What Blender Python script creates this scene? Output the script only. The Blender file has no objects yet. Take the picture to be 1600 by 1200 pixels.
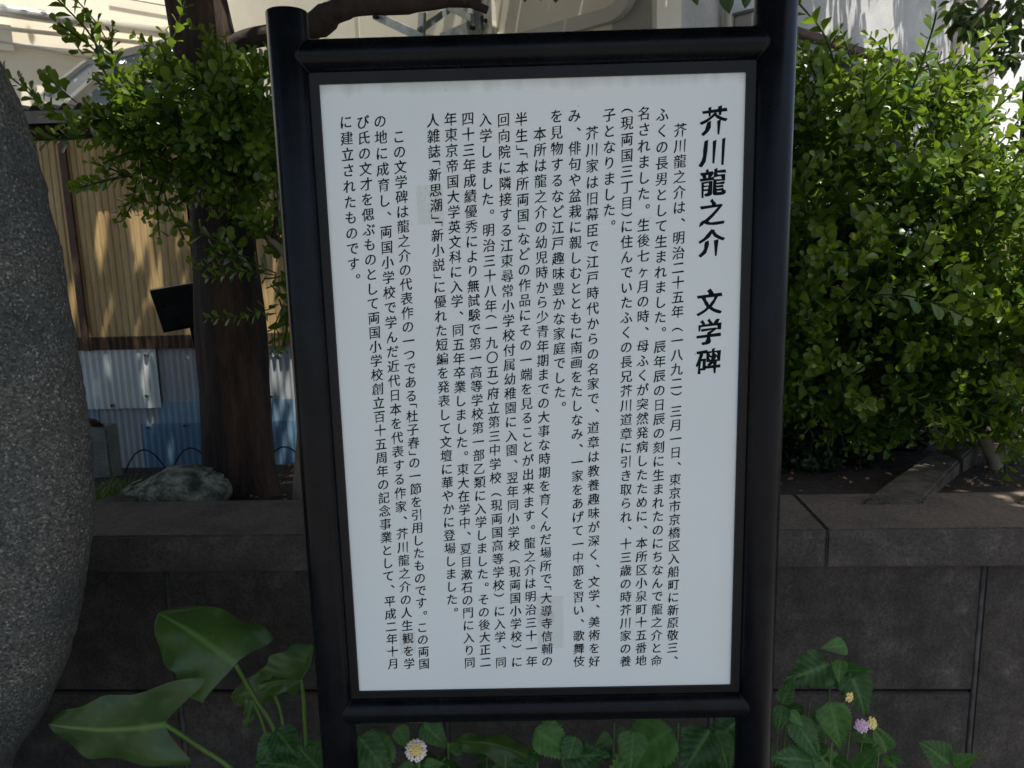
import bpy, bmesh, math, random
from mathutils import Vector, Matrix, noise
random.seed(7)
sc = bpy.context.scene
C = sc.collection

# ------------------------------------------------------------ camera, sky, sun
FPX = 1250.0
CAM = Vector((-0.02095, -1.18368, 1.51791))
PIT, YAW, ROLL = 0.18174, -0.01533, -0.02644
FWD = Vector((math.sin(YAW)*math.cos(PIT), math.cos(YAW)*math.cos(PIT), -math.sin(PIT)))
_r0 = Vector((math.cos(YAW), -math.sin(YAW), 0)); _u0 = _r0.cross(FWD)
RGT = _r0*math.cos(ROLL) + _u0*math.sin(ROLL)
UPV = -_r0*math.sin(ROLL) + _u0*math.cos(ROLL)
cam_d = bpy.data.cameras.new('camera'); cam = bpy.data.objects.new('camera', cam_d); C.objects.link(cam)
cam_d.sensor_width = 36; cam_d.lens = 36*FPX/1600; cam_d.clip_start = .02; cam_d.clip_end = 400
cam.matrix_world = Matrix(((RGT.x, UPV.x, -FWD.x, CAM.x), (RGT.y, UPV.y, -FWD.y, CAM.y), (RGT.z, UPV.z, -FWD.z, CAM.z), (0, 0, 0, 1)))
cam_d.dof.use_dof = True; cam_d.dof.focus_distance = 1.2; cam_d.dof.aperture_fstop = 14
sc.camera = cam

SUN = Vector((.17, -.27, .95)).normalized()
w = bpy.data.worlds.new('World'); sc.world = w; w.use_nodes = True
sky = w.node_tree.nodes.new('ShaderNodeTexSky'); sky.sky_type = 'NISHITA'; sky.sun_disc = False
sky.dust_density = 3.0; sky.ozone_density = .6; sky.sun_elevation = math.asin(SUN.z); sky.sun_rotation = math.atan2(SUN.x, SUN.y)
bg = w.node_tree.nodes['Background']; bg.inputs[1].default_value = .12
w.node_tree.links.new(sky.outputs[0], bg.inputs[0])
sl = bpy.data.lights.new('sun', 'SUN'); sl.energy = 5.0; sl.angle = math.radians(.5); sl.color = (1, .95, .86)
so = bpy.data.objects.new('sun', sl); C.objects.link(so)
so.rotation_euler = SUN.to_track_quat('Z', 'Y').to_euler()
sc.view_settings.view_transform = 'Standard'; sc.view_settings.look = 'None'
sc.view_settings.exposure = 0.68; sc.view_settings.gamma = 1; sc.view_settings.use_curve_mapping = False
sc.cycles.max_bounces = 7; sc.cycles.diffuse_bounces = 4; sc.cycles.transmission_bounces = 4; sc.cycles.transparent_max_bounces = 8

def ray(px, py):
    return (FWD*FPX + RGT*(px-800) + UPV*(600-py)).normalized()
def at(px, py, Y):
    d = ray(px, py); return CAM + d*((Y-CAM.y)/d.y)
def onplane(px, py, P0, n):
    d = ray(px, py); return CAM + d*((P0-CAM).dot(n)/d.dot(n))
def atz(px, py, z):
    d = ray(px, py); return CAM + d*((z-CAM.z)/d.z)

# ------------------------------------------------------------ materials
def nodes(name):
    m = bpy.data.materials.new(name); m.use_nodes = True
    nt = m.node_tree; return m, nt, nt.nodes['Principled BSDF']
def N(nt, t, **k):
    n = nt.nodes.new(t)
    for a, v in k.items():
        if a in n.inputs.keys(): n.inputs[a].default_value = v
        else: setattr(n, a, v)
    return n
def coords(nt, scale=(1, 1, 1)):
    tc = N(nt, 'ShaderNodeTexCoord'); mp = N(nt, 'ShaderNodeMapping'); mp.inputs['Scale'].default_value = scale
    nt.links.new(tc.outputs['Object'], mp.inputs[0]); return mp.outputs[0]
def ramp(nt, fac, stops):
    r = N(nt, 'ShaderNodeValToRGB'); e = r.color_ramp.elements
    while len(e) < len(stops): e.new(.5)
    for el, (p, c) in zip(e, stops):
        el.position = p; el.color = (*c, 1)
    nt.links.new(fac, r.inputs[0]); return r.outputs[0]
def surf(name, stops, scale=8, rough=.8, bump=.3, bdist=.004, bscale=None, detail=8, stretch=(1, 1, 1), metal=0, spec=.5, bstretch=None):
    m, nt, b = nodes(name)
    v = coords(nt, stretch)
    n = N(nt, 'ShaderNodeTexNoise', Scale=scale, Detail=detail, Roughness=.62); nt.links.new(v, n.inputs[0])
    nt.links.new(ramp(nt, n.outputs[0], stops), b.inputs['Base Color'])
    b.inputs['Roughness'].default_value = rough; b.inputs['Metallic'].default_value = metal
    b.inputs['Specular IOR Level'].default_value = spec
    if bump:
        n2 = N(nt, 'ShaderNodeTexNoise', Scale=bscale or scale*4, Detail=8, Roughness=.6)
        nt.links.new(coords(nt, bstretch or stretch), n2.inputs[0])
        bp = N(nt, 'ShaderNodeBump', Strength=bump, Distance=bdist); nt.links.new(n2.outputs[0], bp.inputs['Height'])
        nt.links.new(bp.outputs[0], b.inputs['Normal'])
    return m
def speckle(m, scale, lo, hi, stretch=(1, 1, 1)):
    nt = m.node_tree; b = nt.nodes['Principled BSDF']; src = b.inputs['Base Color'].links[0].from_socket
    n = N(nt, 'ShaderNodeTexNoise', Scale=scale, Detail=5, Roughness=.8); nt.links.new(coords(nt, stretch), n.inputs[0])
    mx = N(nt, 'ShaderNodeMix', data_type='RGBA', blend_type='MULTIPLY'); mx.inputs[0].default_value = 1
    nt.links.new(src, mx.inputs[6]); nt.links.new(ramp(nt, n.outputs[0], [(.35, (lo,)*3), (.65, (hi,)*3)]), mx.inputs[7])
    nt.links.new(mx.outputs[2], b.inputs['Base Color'])
def leafmat(name, dark, mid, light, rough=.38, trans=.35, tcol=(.18, .34, .03), vein=False, spec=.5):
    m, nt, b = nodes(name)
    at_ = N(nt, 'ShaderNodeAttribute', attribute_name='tint')
    col = ramp(nt, at_.outputs['Fac'], [(0, dark), (.5, mid), (1, light)])
    n = N(nt, 'ShaderNodeTexNoise', Scale=60, Detail=4); nt.links.new(coords(nt), n.inputs[0])
    mx = N(nt, 'ShaderNodeMix', data_type='RGBA', blend_type='MULTIPLY'); mx.inputs[0].default_value = .5
    nt.links.new(col, mx.inputs[6]); nt.links.new(ramp(nt, n.outputs[0], [(.3, (.6, .62, .6)), (.7, (1.2, 1.2, 1.1))]), mx.inputs[7])
    n_b = N(nt, 'ShaderNodeTexNoise', Scale=7, Detail=3); nt.links.new(coords(nt), n_b.inputs[0])
    my = N(nt, 'ShaderNodeMix', data_type='RGBA', blend_type='MULTIPLY'); my.inputs[0].default_value = .8
    nt.links.new(mx.outputs[2], my.inputs[6]); nt.links.new(ramp(nt, n_b.outputs[0], [(.35, (.6, .7, .65)), (.65, (1.35, 1.2, 1.0))]), my.inputs[7])
    mx = my; out = mx.outputs[2]
    if vein:
        av = N(nt, 'ShaderNodeAttribute', attribute_name='vein')
        m2 = N(nt, 'ShaderNodeMix', data_type='RGBA'); nt.links.new(av.outputs['Fac'], m2.inputs[0])
        nt.links.new(out, m2.inputs[6]); m2.inputs[7].default_value = (*[min(1, c*1.35+.015) for c in light], 1); out = m2.outputs[2]
    nt.links.new(out, b.inputs['Base Color']); b.inputs['Roughness'].default_value = rough
    b.inputs['Specular IOR Level'].default_value = spec
    t = N(nt, 'ShaderNodeBsdfTranslucent'); t.inputs[0].default_value = (*tcol, 1)
    ms = N(nt, 'ShaderNodeMixShader'); ms.inputs[0].default_value = trans
    nt.links.new(b.outputs[0], ms.inputs[1]); nt.links.new(t.outputs[0], ms.inputs[2])
    nt.links.new(ms.outputs[0], nt.nodes['Material Output'].inputs[0])
    return m
M = {}
M['black'] = surf('black_enamel', [(.4, (.0022, .0025, .0035)), (.62, (.005, .006, .0085))], 14, .3, .12, .0006, 60, spec=.18)
M['flange'] = surf('charcoal_trim', [(.4, (.005, .0055, .007)), (.62, (.009, .009, .011))], 12, .4, .1, .0005, 80, spec=.25)
M['ink'] = surf('black_print', [(.3, (.003, .006, .008)), (.7, (.006, .010, .013))], 30, .6, 0, spec=.1)
M['stone_wall'] = surf('dark_dressed_stone', [(.30, (.030, .026, .021)), (.5, (.046, .040, .034)), (.62, (.061, .054, .046)), (.74, (.10, .09, .078))], 16, .92, .8, .003, 90)
M['coping'] = surf('dirty_coping_stone', [(.30, (.038, .033, .028)), (.5, (.055, .048, .042)), (.62, (.076, .067, .058)), (.74, (.12, .108, .095))], 18, .9, .8, .003, 70)
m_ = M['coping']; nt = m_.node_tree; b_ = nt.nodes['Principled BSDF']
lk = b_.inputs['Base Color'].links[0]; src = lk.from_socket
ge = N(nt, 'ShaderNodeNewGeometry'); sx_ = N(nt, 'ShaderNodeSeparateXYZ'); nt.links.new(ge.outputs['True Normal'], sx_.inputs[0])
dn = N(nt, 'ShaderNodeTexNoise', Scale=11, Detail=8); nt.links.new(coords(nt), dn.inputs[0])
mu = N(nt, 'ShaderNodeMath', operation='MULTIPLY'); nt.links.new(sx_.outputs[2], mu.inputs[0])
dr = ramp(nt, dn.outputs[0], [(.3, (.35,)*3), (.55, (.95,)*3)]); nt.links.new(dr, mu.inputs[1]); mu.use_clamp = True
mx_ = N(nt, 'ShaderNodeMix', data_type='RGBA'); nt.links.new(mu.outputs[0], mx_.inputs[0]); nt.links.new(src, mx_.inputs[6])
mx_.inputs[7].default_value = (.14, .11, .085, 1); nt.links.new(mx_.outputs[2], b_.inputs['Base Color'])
M['mortar'] = surf('grey_mortar', [(.4, (.045, .044, .042)), (.62, (.085, .083, .08))], 30, .95, .4, .002, 150)
M['soil'] = surf('dark_mulch', [(.3, (.012, .009, .006)), (.6, (.035, .025, .017)), (.8, (.075, .055, .038))], 40, .95, .9, .012, 55)
M['kerb'] = surf('weathered_kerb_stone', [(.38, (.045, .038, .028)), (.62, (.115, .098, .075))], 20, .9, .5, .004, 70)
M['paving'] = surf('grey_paving', [(.3, (.13, .125, .12)), (.7, (.22, .21, .20))], 6, .9, .3, .003)
M['bark'] = surf('brown_bark', [(.38, (.012, .008, .006)), (.5, (.030, .018, .012)), (.64, (.072, .040, .025))], 14, .9, 1.0, .02, 34, stretch=(1, 1, .12), bstretch=(1, 1, .14))
M['bark_dark'] = surf('dark_branch_bark', [(.3, (.018, .012, .010)), (.7, (.05, .034, .026))], 30, .9, .7, .005, 60)
M['bark_pale'] = surf('pale_box_bark', [(.3, (.14, .11, .075)), (.7, (.30, .25, .18))], 30, .9, .6, .003, 80, stretch=(1, 1, .4))
M['twig'] = surf('green_brown_twig', [(.3, (.05, .055, .018)), (.7, (.12, .085, .04))], 60, .8, 0)
M['cream'] = surf('cream_render', [(.3, (.74, .69, .56)), (.7, (.83, .78, .65))], 3, .85, .25, .003, 90)
M['grey_render'] = surf('grey_stucco', [(.38, (.46, .46, .455)), (.62, (.60, .60, .59))], 2.5, .92, .6, .004, 70)
M['white_render'] = surf('white_render', [(.3, (.78, .77, .74)), (.7, (.84, .83, .80))], 3, .85, .2, .003, 90)
M['pipe'] = surf('cream_plastic_pipe', [(.3, (.55, .50, .42)), (.7, (.68, .63, .54))], 6, .45, 0)
M['gutter'] = surf('shiny_gutter_pipe', [(.3, (.50, .48, .43)), (.7, (.62, .60, .55))], 6, .28, 0, metal=.55)
M['whiteframe'] = surf('white_aluminium', [(.3, (.46, .44, .38)), (.7, (.54, .52, .45))], 8, .45, 0)
M['yellow'] = surf('ochre_cladding', [(.35, (.32, .205, .08)), (.52, (.43, .295, .125)), (.66, (.52, .38, .19))], 3, .55, .1, .001, 60, stretch=(3, 1, .5))
M['brown'] = surf('brown_flashing', [(.3, (.045, .025, .016)), (.7, (.11, .06, .035))], 20, .7, .2, .001)
M['roofmetal'] = surf('grey_roof_sheet', [(.3, (.13, .12, .11)), (.7, (.22, .21, .195))], 10, .6, 0)
M['dark'] = surf('dark_void_boarding', [(.3, (.008, .006, .005)), (.7, (.02, .015, .012))], 10, .9, 0)
M['steel'] = surf('galvanised_steel', [(.3, (.17, .20, .21)), (.7, (.33, .37, .38))], 16, .5, .1, .001, metal=.5)
M['concrete'] = surf('mossy_concrete', [(.3, (.12, .12, .10)), (.7, (.24, .235, .20))], 14, .95, .5, .003, 80)
M['terracotta'] = surf('dull_red_plastic', [(.3, (.13, .03, .022)), (.7, (.22, .055, .04))], 14, .7, 0)
M['dryleaf'] = surf('dry_brown_leaf', [(.3, (.22, .10, .04)), (.7, (.45, .24, .11))], 25, .8, 0)
M['redleaf'] = surf('maroon_leaf', [(.3, (.05, .012, .01)), (.7, (.10, .03, .022))], 25, .5, 0)
M['box'] = leafmat('boxwood_leaf', (.022, .054, .009), (.064, .132, .015), (.20, .27, .03), .32, .38, (.25, .38, .03))
M['shrub_shaded'] = leafmat('shaded_shrub_leaf', (.006, .016, .004), (.014, .03, .007), (.03, .055, .012), .45, .15, (.06, .12, .02))  # leaf colour darkened to stand in for the shade under the bush
M['tree_leaf'] = leafmat('canopy_leaf', (.02, .045, .01), (.04, .08, .015), (.07, .13, .02), .4, .22, (.14, .24, .03))
M['arum'] = leafmat('arrow_leaf', (.03, .07, .018), (.055, .12, .03), (.10, .19, .04), .35, .28, (.16, .26, .03), vein=True)
M['lantana'] = leafmat('lantana_leaf', (.016, .052, .014), (.038, .11, .026), (.09, .21, .04), .5, .28, (.08, .22, .03), vein=True, spec=.4)
M['grass'] = leafmat('grass_blade', (.03, .06, .01), (.07, .12, .02), (.18, .22, .04), .5, .3)
M['stalk'] = surf('green_stalk', [(.3, (.06, .13, .02)), (.7, (.12, .20, .035))], 20, .5, 0)
M['petal_yellow'] = surf('yellow_petal', [(.3, (.82, .62, .16)), (.7, (.88, .78, .42))], 90, .6, 0)
M['petal_pink'] = surf('pink_petal', [(.3, (.62, .36, .60)), (.7, (.80, .62, .76))], 90, .6, 0)
M['petal_eye'] = surf('orange_flower_eye', [(.3, (.70, .34, .04)), (.7, (.8, .5, .08))], 90, .6, 0)

nt = M['black'].node_tree; rn = N(nt, 'ShaderNodeTexNoise', Scale=22, Detail=8, Roughness=.7); nt.links.new(coords(nt, (1, 1, .3)), rn.inputs[0])
nt.links.new(ramp(nt, rn.outputs[0], [(.4, (.22,)*3), (.7, (.36,)*3)]), nt.nodes['Principled BSDF'].inputs['Roughness'])
# granite with coarse crystals
m, nt, b = nodes('rough_granite'); v = coords(nt)
vo = N(nt, 'ShaderNodeTexVoronoi', Scale=300); nt.links.new(v, vo.inputs[0])
n1 = N(nt, 'ShaderNodeTexNoise', Scale=6, Detail=8); nt.links.new(v, n1.inputs[0])
sep = N(nt, 'ShaderNodeSeparateColor'); nt.links.new(vo.outputs['Color'], sep.inputs[0])
c1 = ramp(nt, sep.outputs[0], [(0, (.034, .036, .034)), (.4, (.072, .074, .069)), (.75, (.11, .11, .10)), (.94, (.17, .168, .15)), (1, (.30, .29, .26))])
c2 = ramp(nt, n1.outputs[0], [(.34, (.68, .70, .69)), (.5, (.96, .97, .94)), (.66, (1.18, 1.10, .97))])
mx = N(nt, 'ShaderNodeMix', data_type='RGBA', blend_type='MULTIPLY'); mx.inputs[0].default_value = 1
nt.links.new(c1, mx.inputs[6]); nt.links.new(c2, mx.inputs[7]); nt.links.new(mx.outputs[2], b.inputs['Base Color'])
b.inputs['Roughness'].default_value = .62
n2 = N(nt, 'ShaderNodeTexNoise', Scale=190, Detail=6, Roughness=.7); nt.links.new(v, n2.inputs[0])
bp = N(nt, 'ShaderNodeBump', Strength=.9, Distance=.004); nt.links.new(n2.outputs[0], bp.inputs['Height'])
nt.links.new(bp.outputs[0], b.inputs['Normal']); M['granite'] = m

# pitted rock
m, nt, b = nodes('pitted_rock'); v = coords(nt)
n1 = N(nt, 'ShaderNodeTexNoise', Scale=22, Detail=8); nt.links.new(v, n1.inputs[0])
nt.links.new(ramp(nt, n1.outputs[0], [(.36, (.05, .052, .04)), (.48, (.17, .175, .135)), (.64, (.34, .345, .27))]), b.inputs['Base Color'])
vo = N(nt, 'ShaderNodeTexVoronoi', Scale=48); nt.links.new(v, vo.inputs[0])
pit_ = ramp(nt, vo.outputs[0], [(.15, (0, 0, 0)), (.5, (1, 1, 1))])
bp = N(nt, 'ShaderNodeBump', Strength=.9, Distance=.008); nt.links.new(pit_, bp.inputs['Height'])
n2 = N(nt, 'ShaderNodeTexNoise', Scale=90, Detail=6); nt.links.new(v, n2.inputs[0])
bp2 = N(nt, 'ShaderNodeBump', Strength=.6, Distance=.004); nt.links.new(n2.outputs[0], bp2.inputs['Height'])
nt.links.new(bp.outputs[0], bp2.inputs['Normal']); nt.links.new(bp2.outputs[0], b.inputs['Normal'])
b.inputs['Roughness'].default_value = .95; M['rock'] = m

for k_ in ('stone_wall', 'coping', 'kerb', 'concrete'): speckle(M[k_], 170, .55, 1.5)
speckle(M['stone_wall'], 5, .85, 1.15, (2.2, 1, .35)); speckle(M['rock'], 110, .5, 1.5)
speckle(M['yellow'], 40, .82, 1.12, (1, 1, .1)); speckle(M['grey_render'], 60, .9, 1.08); speckle(M['bark'], 60, .6, 1.5, (1, 1, .2))
# white notice plate: semi gloss with faint dirt at the top edge and speckles
m, nt, b = nodes('white_notice_plate'); v = coords(nt)
n1 = N(nt, 'ShaderNodeTexNoise', Scale=5, Detail=6); nt.links.new(v, n1.inputs[0])
base = ramp(nt, n1.outputs[0], [(.3, (.77, .825, .80)), (.7, (.81, .855, .825))])
vo = N(nt, 'ShaderNodeTexVoronoi', Scale=17); nt.links.new(v, vo.inputs[0])
sp = ramp(nt, vo.outputs[0], [(.012, (.35, .33, .3)), (.03, (1, 1, 1))])
mx = N(nt, 'ShaderNodeMix', data_type='RGBA', blend_type='MULTIPLY'); mx.inputs[0].default_value = .5
nt.links.new(base, mx.inputs[6]); nt.links.new(sp, mx.inputs[7])
sx = N(nt, 'ShaderNodeSeparateXYZ'); tc = N(nt, 'ShaderNodeTexCoord'); nt.links.new(tc.outputs['Object'], sx.inputs[0])
n3 = N(nt, 'ShaderNodeTexNoise', Scale=40, Detail=6); nt.links.new(coords(nt, (1, 1, .15)), n3.inputs[0])
ad = N(nt, 'ShaderNodeMath', operation='MULTIPLY_ADD'); nt.links.new(n3.outputs[0], ad.inputs[0]); ad.inputs[1].default_value = .03; nt.links.new(sx.outputs[2], ad.inputs[2])
dirt = ramp(nt, N(nt, 'ShaderNodeMath', operation='SUBTRACT').outputs[0], [(0, (1, 1, 1)), (1, (.6, .56, .5))])
sb = [n for n in nt.nodes if n.type == 'MATH' and n.operation == 'SUBTRACT'][0]
nt.links.new(ad.outputs[0], sb.inputs[0]); sb.inputs[1].default_value = 1.736
r_ = [n for n in nt.nodes if n.type == 'VALTORGB'][-1]
r_.color_ramp.elements[0].position = .0; r_.color_ramp.elements[1].position = .02
m2 = N(nt, 'ShaderNodeMix', data_type='RGBA', blend_type='MULTIPLY'); m2.inputs[0].default_value = .8
nt.links.new(mx.outputs[2], m2.inputs[6]); nt.links.new(dirt, m2.inputs[7]); nt.links.new(m2.outputs[2], b.inputs['Base Color'])
b.inputs['Roughness'].default_value = .3; b.inputs['Specular IOR Level'].default_value = .35; M['plate'] = m

# translucent corrugated plastic, milky
def plastic(name, c, tr=.0):
    m = surf(name, [(.3, tuple(x*.8 for x in c)), (.7, c)], 7, .4, 0, stretch=(2, 1, .6))
    return m
M['milky'] = plastic('milky_plastic_sheet', (.60, .64, .62))
M['milky_old'] = plastic('aged_plastic_sheet', (.36, .38, .39))
M['blue_sheet'] = plastic('blue_plastic_sheet', (.15, .26, .36))
M['paleblue_sheet'] = plastic('pale_blue_plastic_sheet', (.24, .36, .44))
m, nt, b = nodes('patch_film'); b.inputs['Base Color'].default_value = (.68, .66, .54, 1); b.inputs['Roughness'].default_value = .4
b.inputs['Alpha'].default_value = .08; M['patch'] = m
m, nt, b = nodes('window_glass'); b.inputs['Base Color'].default_value = (.05, .055, .06, 1); b.inputs['Roughness'].default_value = .08; M['glass'] = m
m, nt, b = nodes('awning_glass'); b.inputs['Base Color'].default_value = (.16, .20, .22, 1); b.inputs['Roughness'].default_value = .25; M['awnglass'] = m

# ------------------------------------------------------------ mesh helpers
def org(p):
    v = Vector((0, 0, 0))
    while p is not None: v = v + p.location; p = p.parent
    return v
class MB:
    def __init__(s): s.v = []; s.f = []; s.tint = []; s.vein = []
    def add(s, vs, fs, tint=.5, vein=None):
        k = len(s.v); s.v += [tuple(v) for v in vs]; s.f += [tuple(i+k for i in f) for f in fs]
        s.tint += [tint]*len(vs); s.vein += vein if vein else [0]*len(vs); return s
    def box(s, a, b, T=None):
        (x0, y0, z0), (x1, y1, z1) = a, b
        vs = [Vector(p) for p in ((x0, y0, z0), (x1, y0, z0), (x1, y1, z0), (x0, y1, z0), (x0, y0, z1), (x1, y0, z1), (x1, y1, z1), (x0, y1, z1))]
        if T: vs = [T(v) for v in vs]
        return s.add(vs, [(3, 2, 1, 0), (4, 5, 6, 7), (0, 1, 5, 4), (1, 2, 6, 5), (2, 3, 7, 6), (3, 0, 4, 7)])
    def bevbox(s, a, b, r=.004, seg=2, T=None, jit=0):
        bm = bmesh.new(); bmesh.ops.create_cube(bm, size=1)
        a, b = Vector(a), Vector(b)
        for v in bm.verts: v.co = Vector([(a[i]+b[i])/2 + v.co[i]*(b[i]-a[i]) for i in range(3)])
        bmesh.ops.bevel(bm, geom=bm.edges[:], offset=r, segments=seg, affect='EDGES')
        vs = [v.co.copy() for v in bm.verts]
        if jit: vs = [v + noise.noise_vector(v*9)*jit for v in vs]
        if T: vs = [T(v) for v in vs]
        s.add(vs, [[v.index for v in f.verts] for f in bm.faces]); bm.free(); return s
    def tube(s, pts, rad, n=8, cap=True, wob=0):
        pts = [Vector(p) for p in pts]; rings = []
        ref = None
        for i, p in enumerate(pts):
            d = (pts[min(i+1, len(pts)-1)] - pts[max(i-1, 0)]).normalized()
            if ref is None: ref = d.orthogonal().normalized()
            ref = (ref - d*ref.dot(d)).normalized(); q = d.cross(ref)
            r = rad[i] if hasattr(rad, '__len__') else rad
            ring = []
            for k in range(n):
                a = 2*math.pi*k/n
                rr = r*(1 + wob*noise.noise(Vector((math.cos(a)*1.6, math.sin(a)*1.6, p.length*4)))) if wob else r
                ring.append(p + (ref*math.cos(a)+q*math.sin(a))*rr)
            rings.append(ring)
        vs = [v for r in rings for v in r]; fs = []
        for i in range(len(rings)-1):
            for k in range(n):
                fs.append((i*n+k, i*n+(k+1) % n, (i+1)*n+(k+1) % n, (i+1)*n+k))
        if cap: fs += [tuple(range(n-1, -1, -1)), tuple((len(rings)-1)*n+k for k in range(n))]
        return s.add(vs, fs)
    def data(s, name, mat, off=Vector((0, 0, 0)), smooth=False):
        me = bpy.data.meshes.new(name)
        me.from_pydata([(v[0]-off.x, v[1]-off.y, v[2]-off.z) for v in s.v], [], s.f)
        if any(t != .5 for t in s.tint) or any(s.vein):
            a = me.attributes.new('tint', 'FLOAT', 'POINT'); a.data.foreach_set('value', s.tint)
            a = me.attributes.new('vein', 'FLOAT', 'POINT'); a.data.foreach_set('value', s.vein)
        if mat: me.materials.append(mat)
        if smooth: me.shade_smooth()
        me.update(); return me
    def build(s, name, mat, parent=None, smooth=False, kind=None, label=None, auto=False):
        me = s.data(name, mat, org(parent), smooth or auto)
        if auto: me.set_sharp_from_angle(angle=math.radians(35))
        o = bpy.data.objects.new(name, me); C.objects.link(o)
        if parent: o.parent = parent
        if kind: o['kind'] = kind
        if label: o['label'] = label
        return o
def tag(o, label, cat, group=None):
    o['label'] = label; o['category'] = cat
    if group: o['group'] = group
    return o
def empty(name, loc, label, cat, group=None):
    o = bpy.data.objects.new(name, None); C.objects.link(o); o.location = loc; o.empty_display_size = .1
    return tag(o, label, cat, group)
def inst(name, me, parent, loc, rot, scale=1):
    o = bpy.data.objects.new(name, me); C.objects.link(o); o.parent = parent
    o.location = Vector(loc)-org(parent); o.rotation_mode = 'QUATERNION'; o.rotation_quaternion = rot
    o.scale = (scale,)*3 if not hasattr(scale, '__len__') else scale
    return o
def smoothpts(pts, n=6):
    pts = [Vector(p) for p in pts]; out = []
    for i in range(len(pts)-1):
        p0, p1, p2, p3 = pts[max(i-1, 0)], pts[i], pts[i+1], pts[min(i+2, len(pts)-1)]
        for k in range(n):
            t = k/n
            out.append(.5*((2*p1)+(p2-p0)*t+(2*p0-5*p1+4*p2-p3)*t*t+(3*p1-p0-3*p2+p3)*t**3))
    out.append(pts[-1]); return out

# ------------------------------------------------------------ ground
MB().add([(-60, -60, 0), (60, -60, 0), (60, 60, 0), (-60, 60, 0)], [(0, 1, 2, 3)]).build('ground', M['paving'], kind='structure')

# ------------------------------------------------------------ planter wall
TH = math.radians(1.8); WU = Vector((math.cos(TH), -math.sin(TH), 0)); WN = Vector((-math.sin(TH), -math.cos(TH), 0))
W0 = Vector((0, .50, 0))
def TW(v): return W0 + WU*v[0] - WN*v[1] + Vector((0, 0, v[2]))     # (along, depth behind the face, z)
def wpx(px, py):
    p = onplane(px, py, W0, WN) - W0; return p.dot(WU), p.z
ZC = wpx(800, 824)[1]; ZB = wpx(800, 882)[1]; ZJ = wpx(1300, 1083)[1]
wall = empty('planter_wall', TW((0, 0, 0)), 'low dark stone planter wall with overhanging coping behind the notice sign', 'wall')
MB().box((-3.2, .055, 0), (3.6, .20, ZB-.003), TW).build('core', M['mortar'], wall)
cj = [-2.45, -1.62, -.30, wpx(1284, 850)[0], 1.62, 2.6]
for a, b_ in zip(cj[:-1], cj[1:]):
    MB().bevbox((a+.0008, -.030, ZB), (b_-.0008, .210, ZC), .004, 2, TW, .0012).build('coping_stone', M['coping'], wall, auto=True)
vj = [wpx(262, 950)[0]-1.15, wpx(262, 950)[0]-.575, wpx(262, 950)[0], wpx(690, 950)[0], wpx(1115, 950)[0], wpx(1536, 950)[0], wpx(1536, 950)[0]+.575, wpx(1536, 950)[0]+1.15]
for i, (a, b_) in enumerate(zip(vj[:-1], vj[1:])):
    rows = [(ZJ+.004, ZB-.004), (.19, ZJ-.004), (0.002, .182)] if i < 5 else [(.19, ZB-.004), (0.002, .182)]
    for (z0, z1) in rows:
        MB().bevbox((a+.005, .008+random.uniform(-.002, .002), z0), (b_-.005, .056, z1), .003, 2, TW, .0012).build('block', M['stone_wall'], wall, auto=True)
for x in vj[1:-1]:
    MB().tube([TW((x, .012, .01)), TW((x, .012, .4)), TW((x, .012, ZB-.004))], .006, 6).build('mortar_joint', M['mortar'], wall, smooth=True)

# ------------------------------------------------------------ soil bed behind the wall
def soilz(x, y):
    d = max(0, y-.70); sl = .10+.11*min(1, max(0, (.6-x)/.5)); z = ZC-.012-sl*min(d, 1.6)
    return z + .012*noise.noise(Vector((x*5, y*5, 0))) + .008*noise.noise(Vector((x*17, y*17, 3)))
mb = MB(); nx, ny = 120, 60
vs = [(-4+8.5*i/nx, .705+6*(j/ny)**1.6, 0) for j in range(ny+1) for i in range(nx+1)]
vs = [(x, y, soilz(x, y)) for x, y, _ in vs]
mb.add(vs, [(j*(nx+1)+i, j*(nx+1)+i+1, (j+1)*(nx+1)+i+1, (j+1)*(nx+1)+i) for j in range(ny) for i in range(nx)])
mb.build('soil', M['soil'], smooth=True, kind='structure')

# ------------------------------------------------------------ buildings
DU = Vector((.72, .694, 0)).normalized(); DV = Vector((-.694, .72, 0)).normalized()
NN = Vector((DU.y, -DU.x, 0)); NM = Vector((-DV.y, DV.x, 0))
P_C = at(1018, 30, 3.0); P_C.z = 0
def TN(v): return P_C + DU*v[0] + NN*v[1] + Vector((0, 0, v[2]))
def TM(v): return P_C + DV*v[0] + NM*v[1] + Vector((0, 0, v[2]))
def npx(px, py):
    p = onplane(px, py, P_C, NN) - P_C; return p.dot(DU), p.z
def mpx(px, py):
    p = onplane(px, py, P_C, NM) - P_C; return p.dot(DV), p.z
tE = npx(1531, 100)[0]; sE = mpx(322, 30)[0]
def Tm(T):  # helper for mapping tuples
    return lambda v: T((v[0], v[1], v[2]))
bld = empty('stuccoed_building', P_C, 'grey stuccoed house wall with downpipes behind the right bush', 'building')
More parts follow.
